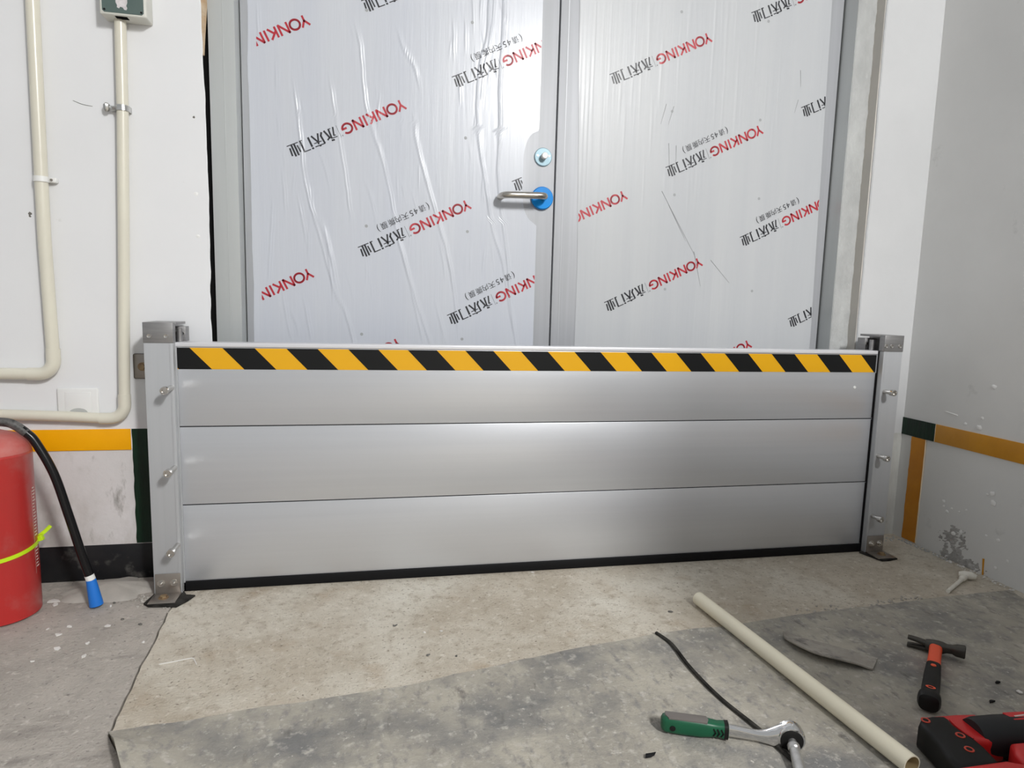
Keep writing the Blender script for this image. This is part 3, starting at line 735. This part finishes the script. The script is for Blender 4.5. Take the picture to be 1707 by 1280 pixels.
MB().tube([(-.157, YW - .014, 1.184), (-.1565, YW - .015, 1.190), (-.157, YW - .015, 1.199), (-.1575, YW - .013, 1.204)], [.004, .0075, .0078, .004], 8).build('clamp_nut', 'zinc', cl2)
# junction box
jb = empty('junction_box', (-.104, .075, 1.397), 'ivory box with worn green cover above the inner conduit', 'junction box')
MB().box(-.1505, -.0500, .052, YW - .0003, 1.394, 1.51, .004, 3).build('housing', 'box', jb)
cv = MB().prism([(-.1445 + .004, 1.399), (-.0560 - .004, 1.399), (-.0560, 1.403), (-.0560, 1.505), (-.1445, 1.505), (-.1445, 1.403)], (0, .0535, 0), (1, 0, 0), (0, 0, 1), .0025).build('cover', 'box_g', jb)
for x in (-.1395, -.0610): MB().lathe([(.0026, 0), (.0024, .0008), (.0008, .0004)], (x, .0509, 1.4045), 12, (0, -1, 0)).build('screw', 'tape_k', cv)
P = [(-.118, 1.45), (-.119, 1.424), (-.116, 1.418), (-.1165, 1.413), (-.112, 1.411), (-.1095, 1.415), (-.104, 1.4135), (-.101, 1.409), (-.0965, 1.4085), (-.0945, 1.413), (-.0965, 1.418), (-.094, 1.425), (-.0945, 1.45)]
V = [(x + .004, .0507, z - .002) for x, z in P]; MB().add(V, [tuple(range(len(P)))]).build('sticker_residue', 'residue', cv)
MB().box(-.120, -.094, .057, .074, 1.3932, 1.3945).build('knockout_hole', 'void', jb)
# wall socket
so = empty('wall_socket', (-.258, YW, .424), 'white square wall plate half hidden behind the lower conduit', 'socket')
MB().box(-.3055, -.2115, YW - .0085, YW - .0003, .424, .511, .004, 3).build('plate', 'socket', so)
MB().box(-.287, -.2275, YW - .0105, YW - .007, .434, .5015, .0015).build('flap', 'socket', so)
MB().add([(-.2572 + .021 * math.cos(math.pi * k / 12), YW - .0107, .4485 + .012 * math.sin(math.pi * k / 12)) for k in range(13)], [tuple(range(13))]).build('finger_notch', 'socket_d', so)

# ================================================================= FIRE EXTINGUISHER
EX, EY, ER = -.3815, -.067, .0815
ex = empty('fire_extinguisher', (EX, EY, 0), 'red fire extinguisher with black hose at the left edge', 'fire extinguisher')
MB().lathe([(ER - .012, .0005), (ER - .004, .001), (ER - .0005, .004), (ER - .0005, .018), (ER, .020), (ER, .3790), (ER + .0008, .3805), (ER + .0008, .383), (ER - .001, .386), (ER - .003, .398), (ER - .009, .410), (ER - .024, .423), (ER - .044, .430), (.026, .434), (.020, .436), (.019, .444)], (EX, EY, 0), 72).build('cylinder', 'red', ex)
MB().lathe([(ER - .0005, .3862), (ER - .0024, .3982), (ER - .0084, .4102), (ER - .0234, .4232), (ER - .0434, .4302), (.027, .4343)], (EX, EY, .0004), 72).build('dusty_shoulder', 'red_dust', ex)
va = MB(); va.lathe([(.018, .436), (.021, .440), (.021, .452), (.015, .455), (.015, .478), (.012, .482)], (EX, EY, 0), 28)
va.box(EX - .10, EX + .02, EY - .009, EY + .009, .478, .484, .002); va.box(EX - .11, EX + .016, EY - .008, EY + .008, .500, .506, .002); va.cyl((EX, EY - .01, .468), (EX, EY - .04, .468), .012)
va.build('valve', 'hose_d', ex)
hp = [(EX + .012, EY, .458), (EX + .024, EY, .4560), (EX + .045, -.064, .4520), (-.3213, -.062, .4428), (-.3041, -.061, .4275), (-.2871, -.06, .4045), (-.2542, -.06, .330), (-.2284, -.06, .228), (-.2075, -.06, .1387), (-.1915, -.06, .0755)]
hs = MB().tube(catmull(hp, 8), .0098, 16).build('hose', 'hose', ex)
MB().tube(catmull(hp[:5], 8), [.0101] * 32 + [.0099], 16).build('dusty_hose_end', 'hose_d', hs)
MB().tube([(-.1930, -.06, .0805), (-.1895, -.06, .0685)], .0103, 18).build('nozzle_ring', 'whitep', hs)
MB().tube([(-.1897, -.06, .0692), (-.1870, -.06, .0500), (-.1805, -.06, .0050)], [.0105, .0122, .0152], 20).build('nozzle', 'blue', ex)
tz = lambda a: .1535 + .018 * (1 + math.cos(a)) * .5
tie = MB(); V = []; F = []; n = 64
for k in range(n):
    a = 2 * math.pi * k / n; zc = .160 + .0105 * math.sin(a - .2) + .006 * math.cos(a)
    for (dr, dz) in ((.0002, -.0045), (.0018, -.0045), (.0018, .0045), (.0002, .0045)): V.append((EX + (ER + dr) * math.cos(a), EY + (ER + dr) * math.sin(a), zc + dz))
for k in range(n):
    for j in range(4): F.append((4 * k + j, 4 * k + (j + 1) % 4, 4 * ((k + 1) % n) + (j + 1) % 4, 4 * ((k + 1) % n) + j))
tie.add(V, F)
tb = tie.build('cable_tie', 'chart', ex)
xq, yq = EX + ER * math.cos(.34), EY + ER * math.sin(.34)
MB().box(-.0065, .0085, -.007, .004, -.0075, .0065, .002, 2, Matrix.Translation((xq + .004, yq - .002, .172)) @ Matrix.Rotation(-.35, 4, 'Y')).build('tie_head', 'chart', tb)
MB().tube(catmull([(xq + .002, yq, .176), (xq + .014, yq + .004, .186), (xq + .024, yq + .008, .197)], 4), .0042, 8, flat=.3, up=(0, -1, 0)).build('tie_tail', 'chart', tb)
# fine print on the body, seen edge-on
for i, z in enumerate([.110 + .0075 * k for k in range(26)]):
    if i in (8, 9): continue
    a0 = .02 + random.uniform(-.01, .01); a1 = a0 + random.uniform(.10, .20)
    V = []
    for k in range(4):
        a = a0 + (a1 - a0) * k / 3
        V += [(EX + (ER + .0005) * math.cos(a), EY + (ER + .0005) * math.sin(a), z), (EX + (ER + .0005) * math.cos(a), EY + (ER + .0005) * math.sin(a), z + .003)]
    MB().add(V, [(0, 2, 3, 1), (2, 4, 5, 3), (4, 6, 7, 5)]).build('fine_print', 'label_ink', ex)
V = []
for k in range(9):
    z = .095 + .025 * k
    V += [(EX + (ER + .0004) * math.cos(-.02), EY + (ER + .0004) * math.sin(-.02), z), (EX + (ER + .0004) * math.cos(-.010), EY + (ER + .0004) * math.sin(-.010), z)]
MB().add(V, [(2 * k, 2 * k + 1, 2 * k + 3, 2 * k + 2) for k in range(8)]).build('label_edge', 'label_ink', ex)

# ================================================================= RUBBER SHEET AND THINGS ON IT
edge = [(.004, -.5935), (.0294, -.5648), (.1319, -.5574), (.2379, -.5405), (.3521, -.532), (.565, -.5039), (.8238, -.4448), (1.1226, -.3931), (1.2943, -.3853), (1.5025, -.3625), (1.7212, -.3467), (1.9371, -.3304), (2.1372, -.3233), (2.19, -.32)]
def ey(x):
    for i in range(len(edge) - 1):
        if edge[i][0] <= x <= edge[i + 1][0]:
            t = (x - edge[i][0]) / (edge[i + 1][0] - edge[i][0]); return edge[i][1] + (edge[i + 1][1] - edge[i][1]) * t
    return edge[-1][1]
def sheet():
    m = MB(); V = []; F = []; nx, ny = 150, 70; tk = .0022
    for i in range(nx + 1):
        for j in range(ny + 1):
            t = j / ny; s = i / nx
            x0 = .030 + 2.156 * s; y0 = ey(x0) + nz(x0 * 16, 2) * .003 + nz(x0 * 60, 7) * .0012
            y = y0 + (-1.17 - y0) * t ** 1.2
            x = x0 + (1 - s) ** 8 * .50 * (y0 - y)
            if s > .97: x -= (.012 + .02 * nz(y * 14, 6)) * (s - .97) / .03
            lift = .032 * max(0, 1 - s / .06) ** 1.5 * min(1, max(0, (y0 - y) / .07))
            z = .0034 + .0016 * nz(x * 7, y * 7, 1) + .0008 * nz(x * 21, y * 21, 5) + lift
            z += .0016 * math.exp(-((x - .62 - (y + .55) * .25) / .010) ** 2)          # an old fold
            V.append((x, y, max(.0024, z)))
    c = ny + 1; N0 = len(V)
    V += [(x, y, z - tk) for x, y, z in V]
    for i in range(nx):
        for j in range(ny):
            a = i * c + j; F.append((a, a + c, a + c + 1, a + 1)); a += N0; F.append((a, a + 1, a + c + 1, a + c))
    for i in range(nx):
        for j in (0, ny): a = i * c + j; F.append((a, a + c, a + c + N0, a + N0))
    for j in range(ny):
        for i in (0, nx): a = i * c + j; F.append((a, a + 1, a + 1 + N0, a + N0))
    return m.add(V, F)
tag(sheet().build('rubber_sheet', 'mat_', angle=60), 'large dusty grey rubber sheet spread over the floor under the tools', 'floor sheet')

ZM = .0048
# pipe lying across the sheet
pl = empty('plastic_pipe', (1.30, -.58, 0), 'long cream plastic pipe lying across the rubber sheet', 'pipe')
a = Vector((1.2835, -.268, .0172)); b = Vector((1.3355, -.8935, .0218)); R_ = .0166
MB().tube([a + (b - a) * (k / 12) for k in range(13)], R_, 28, cap=False).build('tube', 'pvc_pole', pl)
dirp = (b - a).normalized()
MB().tube([a + dirp * .0005, b - dirp * .0002], R_ - .0022, 28, cap=False).build('bore', 'pvc_in', pl)
u_, w_ = orth(dirp)
for (c, nm) in ((a, 'rim'), (b, 'rim')):
    V = []
    for k in range(28):
        an = 2 * math.pi * k / 28
        for rr in (R_, R_ - .0022): V.append(c + (u_ * math.cos(an) + w_ * math.sin(an)) * rr)
    MB().add(V, [(2 * k, 2 * k + 1, (2 * k + 3) % 56, (2 * k + 2) % 56) for k in range(28)]).build(nm, 'pvc_pole', pl)
MB().tube([a + dirp * .001, a + dirp * .003], R_ - .003, 28).build('end_plug', 'pvc_pole', pl)
# black strip
tag(MB().tube(catmull([(1.1120, -.396, .0062), (1.1249, -.451, .0068), (1.1215, -.547, .0074), (1.1295, -.653, .0074), (1.1500, -.747, .0078), (1.1570, -.8036, .0078), (1.1650, -.86, .0078), (1.19, -.99, .0078)], 8), .0042, 8, flat=.75, up=(0, 0, 1)).build('rubber_strip', 'rubber_d'),
    'thin black rubber strip snaking under the ratchet handle', 'rubber strip')
# curled rubber offcut
def offcut():
    lo = [(1.3995, -.452), (1.3860, -.490), (1.4029, -.555), (1.4422, -.5896), (1.4760, -.603), (1.5028, -.613)]
    hi = [(1.4150, -.446), (1.4300, -.462), (1.4620, -.490), (1.4960, -.520), (1.5240, -.548), (1.5486, -.5733)]
    n = 30; m = 8; L1 = catmull([(*p, 0) for p in lo], n // 5); L2 = catmull([(*p, 0) for p in hi], n // 5); V = []; F = []; k = len(L1)
    for i in range(k):
        for j in range(m + 1):
            t = j / m; p = L1[i].lerp(L2[i], t); s = i / (k - 1)
            z = ZM + .0012 + .017 * (1 - t) ** 1.6 * (math.sin(math.pi * min(1, s * 1.05)) * .8 + .2) + .006 * max(0, .12 - s) / .12
            V.append((p.x, p.y, z))
    N0 = len(V); V += [(x, y, z - .0034) for x, y, z in V]; c = m + 1
    for i in range(k - 1):
        for j in range(m):
            q = i * c + j; F.append((q, q + c, q + c + 1, q + 1)); q += N0; F.append((q, q + 1, q + c + 1, q + c))
    for i in range(k - 1):
        for j in (0, m): q = i * c + j; F.append((q, q + c, q + c + N0, q + N0))
    for j in range(m):
        for i in (0, k - 1): q = i * c + j; F.append((q, q + 1, q + 1 + N0, q + N0))
    return MB().add(V, F)
tag(offcut().build('rubber_offcut', 'offcut', angle=50), 'curled grey rubber offcut between the cream pipe and the hammer', 'rubber offcut')

# ratchet wrench, lying on its edge with an extension pointing towards the viewer
def ratchet():
    o = Vector((.9775, -.7190, .0)); ang = -.375; ux = Vector((math.cos(ang), math.sin(ang), 0)); uy = Vector((-math.sin(ang), math.cos(ang), 0)); uz = Vector((0, 0, 1))
    z0 = .0205
    P = lambda x, y, z: o + ux * x + uy * y + uz * z
    r = empty('ratchet_wrench', tuple(P(.13, 0, 0)), 'ratchet wrench with green grip and chrome head on the rubber sheet', 'wrench')
    def ring_body(stations, n=24, sq=3.4):
        V = []; F = []
        for (x, hy, hz, zc) in stations:
            for k in range(n):
                a_ = 2 * math.pi * k / n; cx = math.copysign(abs(math.cos(a_)) ** (2 / sq), math.cos(a_)); sx = math.copysign(abs(math.sin(a_)) ** (2 / sq), math.sin(a_))
                V.append(P(x, hy * cx, zc + hz * sx))
        m = len(stations)
        for i in range(m - 1):
            for k in range(n): F.append((i * n + k, i * n + (k + 1) % n, (i + 1) * n + (k + 1) % n, (i + 1) * n + k))
        F += [tuple(range(n)), tuple(range((m - 1) * n, m * n))]
        return MB().add(V, F)
    g = ring_body([(-.001, .006, .008, z0), (.002, .0105, .0125, z0), (.008, .0125, .0150, z0), (.03, .0135, .0160, z0), (.068, .0132, .0158, z0), (.086, .0115, .0135, z0), (.095, .0108, .0125, z0), (.106, .0118, .0138, z0), (.113, .0122, .0142, z0), (.114, .0108, .0125, z0)]).build('grip', 'grip_green', r)
    # grey inlay along the upper flank, black end band
    V = []; F = []
    Q = [(.006, .5), (.072, .5), (.069, -.62), (.009, -.78)]
    for (x, t) in Q:
        V.append(P(x, .0068 * (1 if t > 0 else -1), z0 + (.0158 if t > 0 else .0150)))
    ring = [(.005, .0090, .0140), (.070, .0090, .0143), (.072, .0, .0166), (.068, -.0098, .0130), (.008, -.0095, .0132), (.003, 0, .0152)]
    MB().prism([(x, y) for x, y, z in [(.006, .0085, 0), (.077, .0085, 0), (.080, .0, 0), (.077, -.0108, 0), (.012, -.0108, 0), (.0055, -.002, 0)]], P(0, 0, z0 + .0120), ux, uy, .0040, .0010).build('grey_inlay', 'grip_grey', g)
    ring_body([(.1065, .0121, .0141, z0), (.1132, .0124, .0145, z0)]).build('grip_band', 'grip_black', g)
    for k in range(3):
        x = .088 + .0065 * k
        MB().tube([P(x, -.0118, z0 + .006), P(x + .004, -.0128, z0 - .001), P(x, -.0122, z0 - .007)], .0011, 6).build('grip_chevron', 'grip_black', g)
    MB().lathe([(.005, 0), (.0048, .0008), (.002, .0008)], P(.019, -.0134, z0 - .002), 14, tuple(-uy)).build('hang_hole', 'grip_black', g)
    ring_body([(.112, .0058, .0102, z0), (.128, .0058, .0100, z0 - .0005), (.150, .0062, .0088, z0 - .002), (.165, .0072, .0088, z0 - .0025), (.178, .0090, .0112, z0 - .002), (.190, .0108, .0158, z0), (.200, .0120, .0198, z0 + .002), (.210, .0124, .0222, z0 + .003)], sq=3).build('shank', 'chrome', r)
    # round head: disc with its axis across the handle
    hc = P(.2165, 0, z0 + .0035)
    hdp = MB().lathe([(.014, -.0135), (.0200, -.0125), (.0232, -.009), (.0238, 0), (.0232, .009), (.0210, .0122), (.016, .0130)], hc, 36, tuple(-uy)).build('head', 'chrome', r)
    MB().lathe([(.0190, .0115), (.0186, .0140), (.0165, .0148), (.004, .0149)], hc, 32, tuple(-uy)).build('drive_plate', 'grip_black', hdp)
    dv = (-uy + uz * -.22).normalized(); s0 = hc - uy * .013
    MB().lathe([(.0072, 0), (.0072, .007), (.0102, .009), (.0102, .016), (.0086, .018)], s0, 18, tuple(dv)).build('drive_collar', 'zinc', hdp)
    e0 = s0 + dv * .017
    MB().tube([e0, e0 + dv * .03, e0 + dv * .075 + uz * .004], [.0082, .0098, .0110], 16).build('extension', 'zinc', hdp)
    return r
ratchet()

# claw hammer
def hammer():
    o = Vector((1.6914, -.578, 0)); ang = -.8211; ux = Vector((math.cos(ang), math.sin(ang), 0)); uy = Vector((-math.sin(ang), math.cos(ang), 0)); uz = Vector((0, 0, 1))
    P = lambda x, y, z: o + ux * x + uy * y + uz * z
    r = empty('claw_hammer', tuple(P(0, -.1, 0)), 'small claw hammer with orange and black handle on the rubber sheet', 'hammer')
    def loft(st, n=18, sq=3.0):
        V = []; F = []
        for (c, a_, b_) in st:       # centre, half axis 1 vector, half axis 2 vector
            for k in range(n):
                t = 2 * math.pi * k / n; cx = math.copysign(abs(math.cos(t)) ** (2 / sq), math.cos(t)); sx = math.copysign(abs(math.sin(t)) ** (2 / sq), math.sin(t))
                V.append(Vector(c) + a_ * cx + b_ * sx)
        m = len(st)
        for i in range(m - 1):
            for k in range(n): F.append((i * n + k, i * n + (k + 1) % n, (i + 1) * n + (k + 1) % n, (i + 1) * n + k))
        F += [tuple(range(n)), tuple(range((m - 1) * n, m * n))]
        return MB().add(V, F)
    hs_ = [(-.020, .004, .019, .0105, .0115), (-.012, .0035, .020, .013, .0125), (.004, .003, .0215, .0135, .0130), (.013, .002, .0225, .0115, .0120), (.020, .001, .024, .0085, .0095), (.030, .0005, .026, .0085, .0095), (.037, 0, .0265, .0115, .0125), (.052, 0, .0275, .0125, .0135), (.0535, 0, .0275, .0112, .0122)]
    hd_ = loft([(P(x, y, z), uy * a_, uz * b_) for (x, y, z, a_, b_) in hs_]).build('head', 'h_steel', r)
    for s_ in (1, -1):
        st = []
        for t in (0, .25, .5, .75, 1):
            x = -.014 - .040 * t; z = .0165 + s_ * (.0050 + .0036 * t) ; y = .0045 + .006 * math.sin(t * 1.6) - .004 * t * t
            st.append((P(x, y, z), uy * (.0100 - .002 * t), uz * (.0052 - .0016 * t)))
        loft(st, 14).build('claw', 'h_steel', hd_)
    # handle: orange neck then black grip
    loft([(P(0, -.006, .0205), ux * .0125, uz * .0105), (P(0, -.03, .0205), ux * .0120, uz * .0108), (P(0, -.062, .021), ux * .0122, uz * .0110), (P(0, -.104, .0215), ux * .0128, uz * .0115)], 18).build('neck', 'h_orange', r)
    gp = loft([(P(0, -.100, .0215), ux * .0136, uz * .0124), (P(0, -.12, .022), ux * .0140, uz * .0130), (P(0, -.15, .0225), ux * .0150, uz * .0140), (P(0, -.20, .023), ux * .0155, uz * .0148), (P(0, -.230, .0235), ux * .0152, uz * .0152), (P(0, -.240, .0235), ux * .0185, uz * .0175), (P(0, -.252, .0238), ux * .0195, uz * .0185), (P(0, -.263, .0240), ux * .0165, uz * .0160), (P(0, -.266, .0240), ux * .010, uz * .010)], 22).build('grip', 'grip_black', r)
    MB().lathe([(.0052, 0), (.0048, .0015), (.002, .002)], P(0, -.122, .0349), 16, (0, 0, 1)).build('orange_dot', 'h_orange', gp)
    V = []
    for k in range(20):
        t = 2 * math.pi * k / 20
        for q in (1, .55): V.append(P(.0085 * q * math.cos(t), -.226 + .0055 * q * math.sin(t), .0392))
    MB().add(V, [(2 * k, 2 * k + 1, (2 * k + 3) % 40, (2 * k + 2) % 40) for k in range(20)]).build('orange_ring', 'h_orange', gp)
    return r
hammer()

# cordless drill lying on its side, running out of the picture at the lower right
def drill():
    r = empty('cordless_drill', (1.45, -.87, 0), 'red and black cordless drill on its side in the lower right corner', 'drill')
    X = (1, 0, 0); Y = (0, 1, 0); z0 = .006
    def pr_(poly, z, d, b, nm, mt, par=r): return MB().prism(poly, (0, 0, z), X, Y, d, b, 3).build(nm, mt, par, angle=50)
    # red clamshell: motor housing
    pr_([(1.3970, -0.8520), (1.4040, -0.8340), (1.4220, -0.8220), (1.4820, -0.8250), (1.5200, -0.8300), (1.5240, -0.8660), (1.5090, -0.8990), (1.4740, -0.8990), (1.4420, -0.8890), (1.4070, -0.8790)], z0, .046, .009, 'housing', 't_red')
    # black overmould: rounded tail running into the grip
    gr = pr_([(1.3890, -0.8640), (1.3930, -0.8420), (1.4090, -0.8300), (1.4290, -0.8280), (1.4535, -0.8320), (1.4550, -0.8440), (1.4505, -0.8580), (1.4500, -0.8770), (1.4540, -0.8920), (1.4510, -0.9170), (1.4410, -0.9520), (1.3620, -0.9520), (1.3690, -0.9220), (1.3830, -0.8920)], z0 - .001, .052, .010, 'grip', 't_black')
    for (x, y) in ((1.4075, -.8410), (1.4330, -.8850), (1.4170, -.9170)):
        q = MB().lathe([(.0075, 0), (.0072, .0012), (.0048, .0012), (.0045, .0004)], (x, y, z0 + .0508), 18, (0, 0, 1)).build('screw_boss', 't_orange', gr); MB().lathe([(.0042, 0), (.0040, .0004), (.0015, .0004)], (x, y, z0 + .0516), 14, (0, 0, 1)).build('screw', 't_black', q)
    MB().tube(catmull([(1.4560, -.8425, z0 + .0475), (1.4525, -.858, z0 + .0475), (1.4520, -.876, z0 + .0475), (1.4540, -.890, z0 + .046)], 4), .0018, 8).build('red_piping', 't_red', gr)
    pr_([(1.4375, -.870), (1.448, -.873), (1.450, -.886), (1.446, -.904), (1.437, -.906)], z0 + .008, .036, .004, 'trigger', 't_black')
    # charcoal boot and gearbox, round in section
    bo = MB(); st = [(1.478, .029), (1.488, .032), (1.530, .0335), (1.580, .033), (1.640, .031), (1.70, .030)]
    bo.tube([(x, -.868 - (x - 1.48) * .10, z0 + .030) for x, _ in st], [q for _, q in st], 28, flat=1.0)
    bt = bo.build('gearbox_boot', 't_grey', r)
    lb_ = MB().prism([(1.546, -.8800), (1.660, -.8915), (1.659, -.8700), (1.545, -.8590)], (0, 0, z0 + .0600), X, Y, .0030, .001).build('red_badge', 't_red', bt)
    for k in range(3): MB().box(1.556 + .03 * k, 1.578 + .03 * k, -.8735 - .003 * k, -.8705 - .003 * k, z0 + .0630, z0 + .0636).build('badge_lettering', 'label_ink', lb_)
    pr_([(1.338, -.958), (1.438, -.958), (1.462, -.970), (1.466, -1.03), (1.330, -1.03), (1.330, -.972)], z0 - .002, .064, .008, 'battery', 't_red')
    return r
drill()
bp = empty('battery_pack', (1.56, -.95, 0), 'red battery pack with dark screw hole at the lower right corner beside the drill', 'battery')
MB().prism([(1.482, -.938), (1.500, -.915), (1.560, -.918), (1.62, -.925), (1.62, -1.02), (1.475, -1.02), (1.474, -.965)], (0, 0, .0045), (1, 0, 0), (0, 1, 0), .055, .009, 3).build('shell', 't_red', bp, angle=50)
MB().lathe([(.0075, 0), (.007, .001), (.0045, .001), (.004, -.0005)], (1.503, -.946, .0594), 18, (0, 0, 1)).build('screw_hole', 't_black', bp)

# white nozzle by the right wall
nzl = empty('glue_nozzle', (2.08, -.26, 0), 'small white plastic nozzle with lumpy end lying by the right wall', 'nozzle')
MB().tube([(2.0, -.305, .0052), (2.06, -.272, .006), (2.105, -.248, .0075)], [.0052, .0050, .0056], 12).build('stem', 'nozzle_w', nzl)
MB().tube(catmull([(2.100, -.2505, .0080), (2.110, -.245, .0095), (2.117, -.2415, .0095), (2.122, -.239, .0085)], 3), [.006, .0078, .0088, .0088, .0086, .0070, .0075, .0086, .0088, .0078], 14).build('collar', 'nozzle_w', nzl)
MB().tube([(2.120, -.222, .0115), (2.128, -.231, .0125), (2.142, -.240, .0125), (2.152, -.247, .0115)], [.007, .0115, .0115, .007], 16).build('lump', 'nozzle_w', nzl)

# ================================================================= DUST, FLAKES AND CRUMBS
def mound(cx, cy, rx, ry, h, seed, name, mat):
    V = [(cx, cy, h)]; F = []; n, m = 36, 9
    for j in range(1, m + 1):
        for k in range(n):
            a_ = 2 * math.pi * k / n; rr = j / m * (1 + .42 * nz(math.cos(a_) * 2, math.sin(a_) * 2, seed))
            V.append((cx + rx * rr * math.cos(a_), cy + ry * rr * math.sin(a_), h * (1 - (j / m) ** 1.5) - (.0015 if j == m else 0) + .0006 * nz(j * 3.3, k * 1.7, seed)))
    F += [(0, 1 + k, 1 + (k + 1) % n) for k in range(n)]
    for j in range(m - 1):
        for k in range(n): a_ = 1 + j * n; F.append((a_ + k, a_ + n + k, a_ + n + (k + 1) % n, a_ + (k + 1) % n))
    return MB().add(V, F).build(name, mat)
tag(mound(-.185, .036, .112, .070, .020, 3, 'dust_pile', 'dust'), 'pale heap of cement dust against the black skirting beside the left post', 'dust', kind='stuff')
def flake(x, y, r, mat, name, z=.0, sx=1.6, rot=None):
    k = 6; rot = random.uniform(0, 3) if rot is None else rot; V = []
    for i in range(k):
        a_ = 2 * math.pi * i / k; q = r * (.55 + .6 * random.random()); px, py = q * math.cos(a_) * sx, q * math.sin(a_)
        V.append((x + px * math.cos(rot) - py * math.sin(rot), y + px * math.sin(rot) + py * math.cos(rot), z + .0006 + random.uniform(0, .0025)))
    V += [(p[0], p[1], z + .0002) for p in V]
    return MB().add(V, [tuple(range(k)), tuple(range(k, 2 * k))] + [(i, (i + 1) % k, k + (i + 1) % k, k + i) for i in range(k)]).build(name, mat, smooth=False)
for (x, y, r) in [(-.292, -.012, .011), (-.282, -.03, .007)]:
    tag(flake(x, y, r, 'flake', 'paint_flake', -.001), 'white plaster flake right against the base of the extinguisher, one of two', 'paint flake', 'white flakes by the extinguisher')
for (x, y, r) in [(-.208, -.188, .007), (-.183, -.251, .006), (-.118, -.164, .007), (-.116, -.292, .0065), (-.13, -.239, .004), (-.207, -.299, .003), (-.015, -.252, .003), (-.242, -.159, .004), (-.149, -.061, .003), (-.20, -.155, .004)]:
    tag(flake(x, y, r, 'flake', 'paint_flake', -.001), 'white paint flake on the grey floor between the extinguisher and the floor joint', 'paint flake', 'white flakes by the extinguisher')
for (x, y, r) in [(.625, -.303, .004), (.588, -.305, .003), (.91, -.012, .004)]:
    tag(flake(x, y, r, 'flake', 'paint_flake'), 'tiny white flake on the tan floor in front of the barrier', 'paint flake', 'white flakes on the tan floor')
tag(flake(1.741, -.729, .006, 'flake', 'paint_flake', ZM), 'white flake on the dark sheet right of the hammer', 'paint flake')
for (x, y, r) in [(.522, -.262, .004), (.589, -.401, .0035), (.647, -.414, .003), (.786, -.462, .003), (1.194, -.294, .0045), (-.147, -.045, .004), (-.097, -.136, .004), (-.048, -.169, .004)]:
    tag(flake(x, y, r, 'crumb', 'concrete_crumb', -.0005), 'small dark crumb beside the far end of the cream pipe' if x > 1 else ('small dark crumb on the tan floor in front of the barrier' if x > .3 else 'small dark crumb on the grey floor near the left post foot'), 'crumb', 'dark crumbs on the bare floor')
for (x, y, r, t) in [(1.728, -.694, .0045, 'dark rubber sliver right of the hammer, the farther of two'), (1.656, -.747, .0045, 'dark rubber sliver between the hammer and the drill'), (.933, -.779, .006, 'dark rubber sliver on the sheet left of the ratchet, at the bottom edge')]:
    tag(flake(x, y, r, 'rubber', 'rubber_sliver', ZM, 2.2, .4), t, 'rubber sliver')
tag(MB().tube(catmull([(.046, -.352, .0008), (.075, -.346, .0012), (.104, -.338, .0012), (.112, -.348, .001), (.120, -.364, .0008)], 4), .0011, 6).build('straw', 'flake'), 'thin pale bent straw on the tan floor near the joint', 'straw')
# rubble along the foot of the right wall and pier
def rubble(pts, n, spread, name, label, mats, zz=0.0):
    V = []; m = MB()
    for i in range(n):
        t = random.random() * (len(pts) - 1); k = int(t); q = t - k
        x = pts[k][0] + (pts[k + 1][0] - pts[k][0]) * q + random.gauss(0, spread * .35); y = pts[k][1] + (pts[k + 1][1] - pts[k][1]) * q + random.gauss(0, spread)
        if x > XR - .006: x = XR - .006 - random.random() * .02
        r = random.uniform(.0015, .0042); bm = bmesh.new(); bmesh.ops.create_icosphere(bm, subdivisions=1, radius=r)
        for v in bm.verts: v.co = v.co * random.uniform(.6, 1.25); v.co.z *= .7
        bmesh.ops.translate(bm, verts=bm.verts[:], vec=(x, y, zz + r * .4)); m.from_bm(bm)
    return tag(m.build(name, mats, smooth=False), label, 'rubble', kind='stuff')
rubble([(2.06, .10), (2.19, .07), (2.20, -.02), (2.20, -.12)], 130, .014, 'plaster_rubble', 'fine grey plaster rubble in the corner behind the right post', 'plaster')
rubble([(2.20, -.10), (2.20, -.30)], 60, .02, 'plaster_rubble', 'fine pale plaster rubble along the foot of the right wall', 'flake')
rubble([(1.9, -.32), (1.75, -.335), (1.5, -.345)], 70, .012, 'cement_grit', 'fine cement grit along the far edge of the rubber sheet', 'dust')
rubble([(-.10, -.02), (-.07, -.05), (.0, -.10)], 50, .015, 'cement_grit', 'fine cement grit around the left post foot', 'dust', -.001)

# steel cabinet added out of view on the right, to shade the lower right of the place
cb = empty('added_occluder', (1.9, -2.0, 0), 'added grey steel cabinet against the right wall', 'occluder')
MB().box(1.585, 2.205, -2.20, -1.80, .03, 1.53, .004).build('body', 'occluder', cb)
for i in range(2):
    y0 = -2.195 + i * .2
    dd = MB().box(1.573, 1.585, y0, y0 + .194, .06, 1.50, .003).build('door', 'occluder', cb)
    MB().box(1.557, 1.573, y0 + (.17 if i == 0 else .012), y0 + (.182 if i == 0 else .024), .75, .88, .003).build('handle', 'steel', dd)
for (x, y) in ((1.63, -2.16), (2.16, -2.16), (1.63, -1.84), (2.16, -1.84)): MB().box(x - .02, x + .02, y - .02, y + .02, .0, .031).build('foot', 'rubber', cb)
